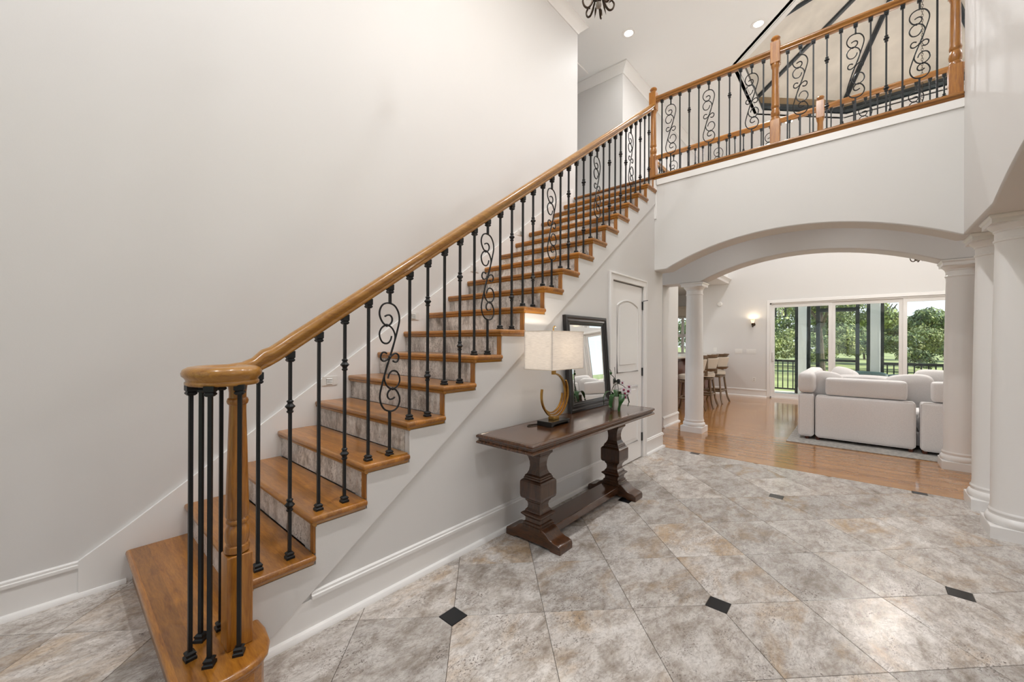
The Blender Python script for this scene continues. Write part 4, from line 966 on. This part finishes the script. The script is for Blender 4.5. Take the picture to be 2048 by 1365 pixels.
# ================================================================== living room furniture
rg = MB().box(6.625, 10.2, -3.4, .755, 0, .012).build('area_rug', RUGM, bevel=.004); tag(rg, 'pale grey woven rug below the white sofa', 'rug')
def cushion(mb_name, x0, x1, y0, y1, z0, z1, parent, bev=.05, mat=FABW, seg=4, puff=0.0, rot=None):
    c = ((x0+x1)/2, (y0+y1)/2, (z0+z1)/2)
    n = 8; vs = []; idx = {}
    bmx = bmesh.new(); bmesh.ops.create_cube(bmx, size=1)
    bmesh.ops.subdivide_edges(bmx, edges=bmx.edges[:], cuts=5, use_grid_fill=True)
    sx, sy, sz = x1-x0, y1-y0, z1-z0
    def rm(a, S): return math.copysign(.5-min(.25, bev*1.15/S), a) if .3 < abs(a) < .4 else a
    for v in bmx.verts:
        a, b, d = v.co; a, b, d = rm(a, sx), rm(b, sy), rm(d, sz)
        k = 1+puff*(1-(2*a)**2)*(1-(2*b)**2)*(1 if abs(d) > .49 else 0)
        q = Vector((a*sx, b*sy, d*sz))
        # round off the box
        hx_, hy_, hz_ = sx/2-bev, sy/2-bev, sz/2-bev
        inner = Vector((max(-hx_, min(hx_, q.x)), max(-hy_, min(hy_, q.y)), max(-hz_, min(hz_, q.z))))
        dlt = q-inner
        if dlt.length > 1e-6: q = inner+dlt.normalized()*bev
        q.z *= k
        if puff:
            q.x *= 1+puff*.6*(1-(2*b)**2)*(1-(2*d)**2)*(abs(2*a)); q.y *= 1+puff*.6*(1-(2*a)**2)*(1-(2*d)**2)*abs(2*b)
        if rot: q = rot @ q
        v.co = q+Vector(c)
    me = bpy.data.meshes.new(mb_name); 
    L = Vector((0, 0, 0)); qq = parent
    while qq: L += qq.location; qq = qq.parent
    for v in bmx.verts: v.co -= L
    bmesh.ops.recalc_face_normals(bmx, faces=bmx.faces); bmx.to_mesh(me); bmx.free(); me.materials.append(mat)
    for p in me.polygons: p.use_smooth = True
    o = bpy.data.objects.new(mb_name, me); C.objects.link(o); o.parent = parent
    u = o.modifiers.new('sub', 'SUBSURF'); u.levels = 2; u.render_levels = 2
    return o
z0 = .052
def feet(parent, pts):
    for (x, y) in pts: MB().lathe([(.022, .012), (.028, z0+.004)], (x, y, 0), 12).build('foot', CHERRY, parent)
def piping(parent, y0, y1, za, zb, x):
    r_ = .03
    pts = [(x, y0+r_, za), (x, y1-r_, za), (x, y1, za+r_), (x, y1, zb-r_), (x, y1-r_, zb), (x, y0+r_, zb), (x, y0, zb-r_), (x, y0, za+r_)]
    MB().tube(pts, .004, 6, True).build('piping', FABW, parent, smooth=True)
sf = thing('sectional_sofa', 'white upholstered sectional sofa seen from behind on the grey rug', 'sofa', (7.6, -.3, .012))
cushion('back_panel', 6.93, 7.13, -.530, .455, z0, .635, sf, .028); piping(sf, -.527, .452, z0+.003, .632, 6.945)
cushion('arm', 6.93, 8.95, .468, .648, z0, .648, sf, .028); piping(sf, .471, .645, z0+.003, .645, 6.945)
cushion('arm_bolster', 6.925, 7.80, .455, .660, .650, .945, sf, .06); cushion('arm_bolster', 7.82, 8.70, .455, .660, .650, .945, sf, .06)
cushion('back_bolster', 6.95, 7.14, -.460, .350, .640, .880, sf, .032)
cushion('seat_cushion', 7.14, 8.05, -.53, .46, .22, .46, sf, .05); cushion('seat_cushion', 7.14, 8.95, -1.5, -.55, .22, .46, sf, .05)
cushion('back_panel', 6.91, 7.11, -1.56, -.566, z0, .640, sf, .028); piping(sf, -1.557, -.569, z0+.003, .637, 6.925)
cushion('back_bolster', 6.93, 7.12, -1.45, -.665, .645, .895, sf, .032)
cushion('seat_base', 7.13, 8.95, -1.5, .46, .06, .24, sf, .03)
cushion('arm', 7.13, 8.95, -1.72, -1.54, z0, .648, sf, .028)
feet(sf, [(6.99, .43), (6.99, -.49), (6.97, -.61), (6.99, .55), (8.85, .55), (8.85, -1.6), (6.97, -1.5)])
for i, (c, s_, a, lab) in enumerate((((7.23, .36, .76), (.15, .34, .36), (8, -14, 18), 'small white cushion wedged in the left corner of the sofa'), ((7.75, .20, .80), (.16, .52, .36), (6, 24, -62), 'rumpled white cushion leaning near the far arm of the sofa'),
        ((7.28, -.50, .74), (.15, .44, .40), (-6, -14, 0), 'white cushion filling the gap between the two sofa backs'), ((7.40, -.82, .79), (.16, .56, .42), (5, -18, -10), 'large white cushion behind the right sofa back'), ((7.42, -.05, .70), (.16, .70, .42), (0, -26, 4), 'long white cushion along the middle of the sofa back'))):
    rot = Matrix.Rotation(R(a[2]), 3, 'Z') @ Matrix.Rotation(R(a[1]), 3, 'Y') @ Matrix.Rotation(R(a[0]), 3, 'X')
    o = cushion('sofa_cushion', c[0]-s_[0]/2, c[0]+s_[0]/2, c[1]-s_[1]/2, c[1]+s_[1]/2, c[2]-s_[2]/2, c[2]+s_[2]/2, None, .055, FABW, puff=.12, rot=rot)
    tag(o, lab, 'cushion', 'loose sofa cushions')

# ---- kitchen bar and stools
bc = thing('bar_counter', 'dark cherry breakfast bar with a pale stone top behind the stools', 'counter', (9.4, 3.1, 0))
MB().box(7.55, 11.58, 2.98, 3.40, 0, 1.02).build('cabinet_body', CHERRY, bc)
for k in range(6):
    x = 7.60+k*.66; MB().box(x, x+.60, 2.963, 2.982, .14, .95).build('front_panel', CHERRY, bc, bevel=.008)
MB().box(7.50, 11.59, 2.78, 3.50, 1.02, 1.062).build('counter_top', COUNTER, bc, bevel=.006)
for x in (7.62, 9.5): MB().prism([(2.82, 1.02), (2.98, 1.02), (2.98, .72), (2.93, .80), (2.86, .93)], 0, x-.03, x+.03).build('bracket', CHERRY, bc)
MB().lathe([(.018, 0), (.018, .02), (.011, .03)], (8.05, 3.30, 1.062), 12).tube(catmull([(8.05, 3.30, 1.08), (8.05, 3.30, 1.25), (8.05, 3.24, 1.33), (8.05, 3.15, 1.30), (8.05, 3.14, 1.24)], 6), .010, 8).build('kitchen_faucet', IRON, None, smooth=True)
tag(bpy.data.objects['kitchen_faucet'], 'black gooseneck faucet behind the bar counter', 'faucet')
def stool(x, y, rz, label):
    t = thing('bar_stool', label, 'bar stool', (x, y, 0), 'bar stools at the counter', rz)
    L = (0, 0, 0)
    # local: faces +y (towards the bar), back at -y
    for sx in (-1, 1):
        for sy in (-1, 1):
            MB().tube(catmull([(sx*.155, sy*.155, .60), (sx*.175, sy*.175, .40), (sx*.205, sy*.205, .15), (sx*.25, sy*.25, .0)], 4), .020, 4).build('leg', GREYWOOD, t, loc=L)
    for a, b in (((-.185, -.185), (.185, -.185)), ((-.185, .185), (.185, .185)), ((-.185, -.185), (-.185, .185)), ((.185, -.185), (.185, .185))):
        MB().tube([(a[0], a[1], .27), (b[0], b[1], .27)], .021, 4).build('stretcher', GREYWOOD, t, loc=L)
    MB().box(-.18, .18, -.18, .18, .575, .625).build('seat_frame', GREYWOOD, t, loc=L, bevel=.01)
    MB().lathe([(.14, .625), (.14, .640)], n=20).build('swivel', IRON, t, loc=L)
    MB().lathe([(.225, .640), (.228, .665), (.228, .690), (.215, .720), (.16, .735), (.002, .738)], n=32).build('seat', LINEN, t, loc=L, smooth=50)
    n = 14; vs = []; fs = []
    def backsheet(r0, r1, z0_, z1_, a0, a1, nn=12):
        m = MB(); vs = []; fs = []
        for i in range(nn+1):
            a = R(a0+(a1-a0)*i/nn)
            for r, z, lean_ in ((r0, z0_, 0), (r1, z0_, 0), (r1, z1_, .05), (r0, z1_, .05)):
                vs.append(((r+lean_)*math.cos(a), (r+lean_)*math.sin(a), z))
        for i in range(nn):
            for j in range(4): fs.append((i*4+j, i*4+(j+1) % 4, i*4+4+(j+1) % 4, i*4+4+j))
        fs += [(0, 1, 2, 3), (4*nn+3, 4*nn+2, 4*nn+1, 4*nn)]
        return m.add(vs, fs)
    backsheet(.205, .235, .66, 1.09, 198, 212, 2).build('back_post', GREYWOOD, t, loc=L); backsheet(.205, .235, .66, 1.09, 328, 342, 2).build('back_post', GREYWOOD, t, loc=L)
    backsheet(.225, .255, 1.03, 1.105, 205, 335).build('top_rail', GREYWOOD, t, loc=L, bevel=.006); backsheet(.215, .24, .76, .81, 205, 335).build('lower_rail', GREYWOOD, t, loc=L)
    backsheet(.212, .248, .81, 1.03, 210, 330).build('back_pad', LINEN, t, loc=L, bevel=.01)
    return t
stool(8.22, 2.50, R(8), 'linen and grey wood bar stool nearest, half hidden by the slim column')
stool(9.07, 2.50, R(4), 'linen and grey wood bar stool in the middle of the three')
stool(9.95, 2.50, R(-4), 'linen and grey wood bar stool farthest, next to the far wall')

# ================================================================== porch and garden
o = MB().box(XF+.16, 13.9, -9, 3.2, -.16, -.04).build('floor_porch', PATIO); struct(o, 'pale paved porch floor outside the sliding doors', 'floor')
XP = 13.5
pf = thing('porch_screen_frame', 'black aluminium porch frame with railing outside the sliding doors', 'porch frame', (XP, 0, -.04))
PZ1 = 2.62
for ya, yb in ((1.339, 1.266), (1.071, 0.994), (0.875, 0.789), (0.067, -0.01), (-0.144, -0.21), (-0.404, -0.468), (-1.576, -1.638), (1.976, 1.915)):
    MB().box(XP-.04, XP+.04, yb, ya, -.04, PZ1).build('post', BLACKALU, pf)
ya, yb = 0.875, -0.01
zt = 2.177; MB().box(XP-.035, XP+.035, yb, ya, zt, zt+.10).build('door_head', BLACKALU, pf)
zm = 0.89; MB().box(XP-.03, XP+.03, yb, ya, zm-.03, zm+.03).build('door_rail', BLACKALU, pf)
MB().box(XP-.04, XP+.04, -8, 3.1, PZ1, PZ1+.12).build('head_beam', BLACKALU, pf)
for ya, yb in ((1.915, 1.339), (-0.468, -1.576)):
    MB().box(XP-.03, XP+.03, yb, ya, .82, .88).build('rail', BLACKALU, pf); MB().box(XP-.02, XP+.02, yb, ya, .05, .09).build('rail', BLACKALU, pf)
    y = ya-.06
    while y > yb:
        MB().box(XP-.012, XP+.012, y-.012, y+.012, .09, .82).build('picket', BLACKALU, pf); y -= .118
for ya, yb, lab in ((1.26, 1.071, 'white square porch column left of centre through the glass'), (-0.214, -0.399, 'white square porch column right of centre through the glass')):
    t = thing('porch_column', lab, 'column', (XP, (ya+yb)/2, -.04), 'white porch columns')
    MB().box(XP-.11, XP+.11, yb, ya, -.04, PZ1).build('shaft', PORCHW, t, bevel=.01)
    MB().box(XP-.15, XP+.15, yb-.0, ya+.0, -.04, .14).build('plinth', PORCHW, t); MB().box(XP-.15, XP+.15, yb, ya, PZ1-.14, PZ1).build('capital', PORCHW, t)
# lantern
for yy in (1.567, .2, -1.6, -3.4): MB().box(XF+.16, XP, yy-.025, yy+.025, PZ1+.02, PZ1+.12).build('rafter', BLACKALU, pf)
ly, lz = 1.567, 2.163
ln = thing('porch_lantern', 'black glazed lantern hanging in the upper left of the sliding doors', 'lantern', (12.6, ly, lz-.13))
for sx in (-1, 1):
    for sy in (-1, 1): MB().box(12.6+sx*.11-.008, 12.6+sx*.11+.008, ly+sy*.11-.008, ly+sy*.11+.008, lz-.13, lz+.24).build('corner_bar', BLACKALU, ln)
for z in (lz-.13, lz+.24): MB().box(12.48, 12.72, ly-.12, ly+.12, z-.008, z+.008).build('frame_plate', BLACKALU, ln)
for sy in (-1, 1): MB().box(12.5, 12.7, ly+sy*.112-.002, ly+sy*.112+.002, lz-.12, lz+.23).build('pane', GLASS, ln)
for dy in (-.04, .04): MB().lathe([(.012, -.10), (.012, .08), (.003, .09)], (12.6, ly+dy, lz), 10).build('candle', LINEN, ln)
MB().tube([(12.6, ly, lz+.24), (12.6, ly, PZ1+.03)], .008, 6).build('rod', BLACKALU, ln)
# covered patio furniture
cv = thing('covered_patio_sofa', 'patio furniture under a dark green vinyl cover beyond the glass', 'patio furniture', (12.75, -.9, -.04))
cushion('cover', 12.45, 13.15, -1.95, .45, -.04, .52, cv, .10, DARKGREEN, puff=.08); cushion('cover_fold', 12.85, 13.2, -1.85, -.45, .26, .62, cv, .10, DARKGREEN, puff=.1); cushion('cover_fold', 12.85, 13.2, -.55, .40, .26, .65, cv, .10, DARKGREEN, puff=.1)
# garden
o = MB().box(13.9, 160, -90, 90, -1.0, -.62).build('lawn', LAWN); tag(o, 'flat green and straw-coloured lawn beyond the porch', 'lawn', kind='stuff')
o = MB().box(-60, XREAR-.2, -60, 60, -.6, -.4).box(-3, 13.9, -60, -9.0, -.6, -.4).build('front_garden', LAWN); tag(o, 'lawn in front of and beside the house', 'lawn', kind='stuff')
def tree(x, y, h, wr, hr, kind, label, nclump=14, nleaf=260, ls=.3, zb=-.62, trunk=True):
    rnd = random.Random(int(x*100+y*37)); t = thing('tree', label, 'tree', (x, y, zb), 'trees beyond the porch')
    zc_ = zb+h-hr*.8
    if trunk:
        MB().tube(catmull([(x, y, zb), (x+.1, y+.1, zb+h*.25), (x-.1, y+.2, zb+h*.5), (x, y, zb+h*.8)], 4), lambda q: .05*h*(.55-.4*q)*.8, 8).build('trunk', BARK, t, smooth=True)
        for k in range(4):
            a = rnd.uniform(0, 6.28); MB().tube(catmull([(x, y, zb+h*.35), (x+wr*.3*math.cos(a), y+wr*.3*math.sin(a), zb+h*.5), (x+wr*.7*math.cos(a), y+wr*.7*math.sin(a), zb+h*.62)], 4), lambda q: .012*h*(1-.7*q), 6).build('branch', BARK, t, smooth=True)
    ms = [MB(), MB(), MB()]
    for c in range(nclump):
        a = rnd.uniform(0, 6.28); rr = math.sqrt(rnd.random())*.8; zz = rnd.uniform(-.75, .75)
        cc = Vector((x+wr*rr*math.cos(a), y+wr*rr*math.sin(a), zc_+hr*zz)); cr = rnd.uniform(.28, .48)*min(wr, hr*1.3)
        for i in range(nleaf):
            d = Vector((rnd.gauss(0, 1), rnd.gauss(0, 1), rnd.gauss(0, 1))).normalized()*cr*(rnd.uniform(.5, 1.0)); d.z *= .7
            p = cc+d; n_ = (d.normalized()+Vector((rnd.uniform(-1, 1), rnd.uniform(-1, 1), rnd.uniform(-1, 1)))*.8).normalized()
            u_ = n_.cross(Vector((rnd.uniform(-1, 1), rnd.uniform(-1, 1), .3))).normalized(); v_ = n_.cross(u_)
            s_ = ls*rnd.uniform(.6, 1.2)
            k = kind if rnd.random() < .6 else rnd.randrange(3)
            ms[k].add([p-u_*s_, p+v_*s_*.45, p+u_*s_, p-v_*s_*.45], [(0, 1, 2, 3)])
    for k, m in enumerate(ms):
        if m.v:
            me = bpy.data.meshes.new('foliage'); me.from_pydata([tuple(Vector(q)-t.location) for q in m.v], [], m.f); me.materials.append(LEAF[k])
            ob = bpy.data.objects.new('foliage', me); C.objects.link(ob); ob.parent = t; ob['kind'] = 'stuff'
    return t
for a in ((27, 5.6, 8.5, 3.4, 3.2, 1, 'tall leafy tree behind the left sliding panel', 26, 480, .11), (31, 1.7, 8.6, 2.9, 2.8, 0, 'spreading dark tree in the middle of the glass doors', 24, 480, .12), (34, -.9, 7.0, 1.5, 2.6, 1, 'yellow-green tree beside the right porch column', 18, 420, .11),
          (50, -4.1, 4.6, 2.7, 2.0, 0, 'rounded grey-green tree in the right-hand pane', 26, 420, .16), (50, -9.0, 4.9, 2.6, 2.0, 1, 'farthest right tree at the edge of the glass', 24, 420, .16), (48, 3.0, 6.0, 4.6, 2.8, 1, 'bushy tree behind the porch door', 26, 420, .17), (46, 11.5, 7.0, 4.6, 3.2, 0, 'dense tree at the far left of the garden', 26, 340, .18),
          (64, -.5, 5.2, 4.2, 2.5, 2, 'pale tree in the back row', 24, 400, .2), (64, -9.0, 4.6, 4.0, 2.2, 2, 'pale tree in the back row behind the grey-green tree', 24, 400, .2), (38, 18.5, 9.0, 4.5, 4.0, 1, 'tree seen through the kitchen window', 24, 300, .2), (26, 11.2, 6.5, 2.0, 2.4, 2, 'light green tree nearest the kitchen window', 18, 360, .12)):
    tree(*a)
for i, (x, y, lab) in enumerate(((40, -7.4, 'low pale shrub at the far right of the garden'), (38, -5.6, 'low shrub under the rounded grey-green tree'), (41, -3.9, 'low shrub left of the grey-green tree trunk'), (38, -2.2, 'low shrub right of the yellow-green tree'), (40, -.5, 'low shrub below the yellow-green tree'),
                                 (38, 1.2, 'low shrub behind the porch door'), (41, 2.9, 'low shrub left of the porch door'), (38, 4.6, 'low shrub behind the left porch column'), (40, 6.4, 'low shrub behind the left sliding panel'), (42, -9.2, 'low shrub at the picture edge'))):
    tree(x, y, 2.5+.3*(i % 3), 1.5, 1.2, (2, 1, 2, 0, 1)[i % 5], lab, 14, 300, .10, trunk=False)
# trees in front of the house (for reflections)
for i, (x, y) in enumerate(((-22, -3), (-24, 6))): tree(x, y, 8, 4, 3.2, 1, ['front garden tree to the right of the entrance', 'front garden tree to the left of the entrance'][i], 16, 160, .35, -.4)
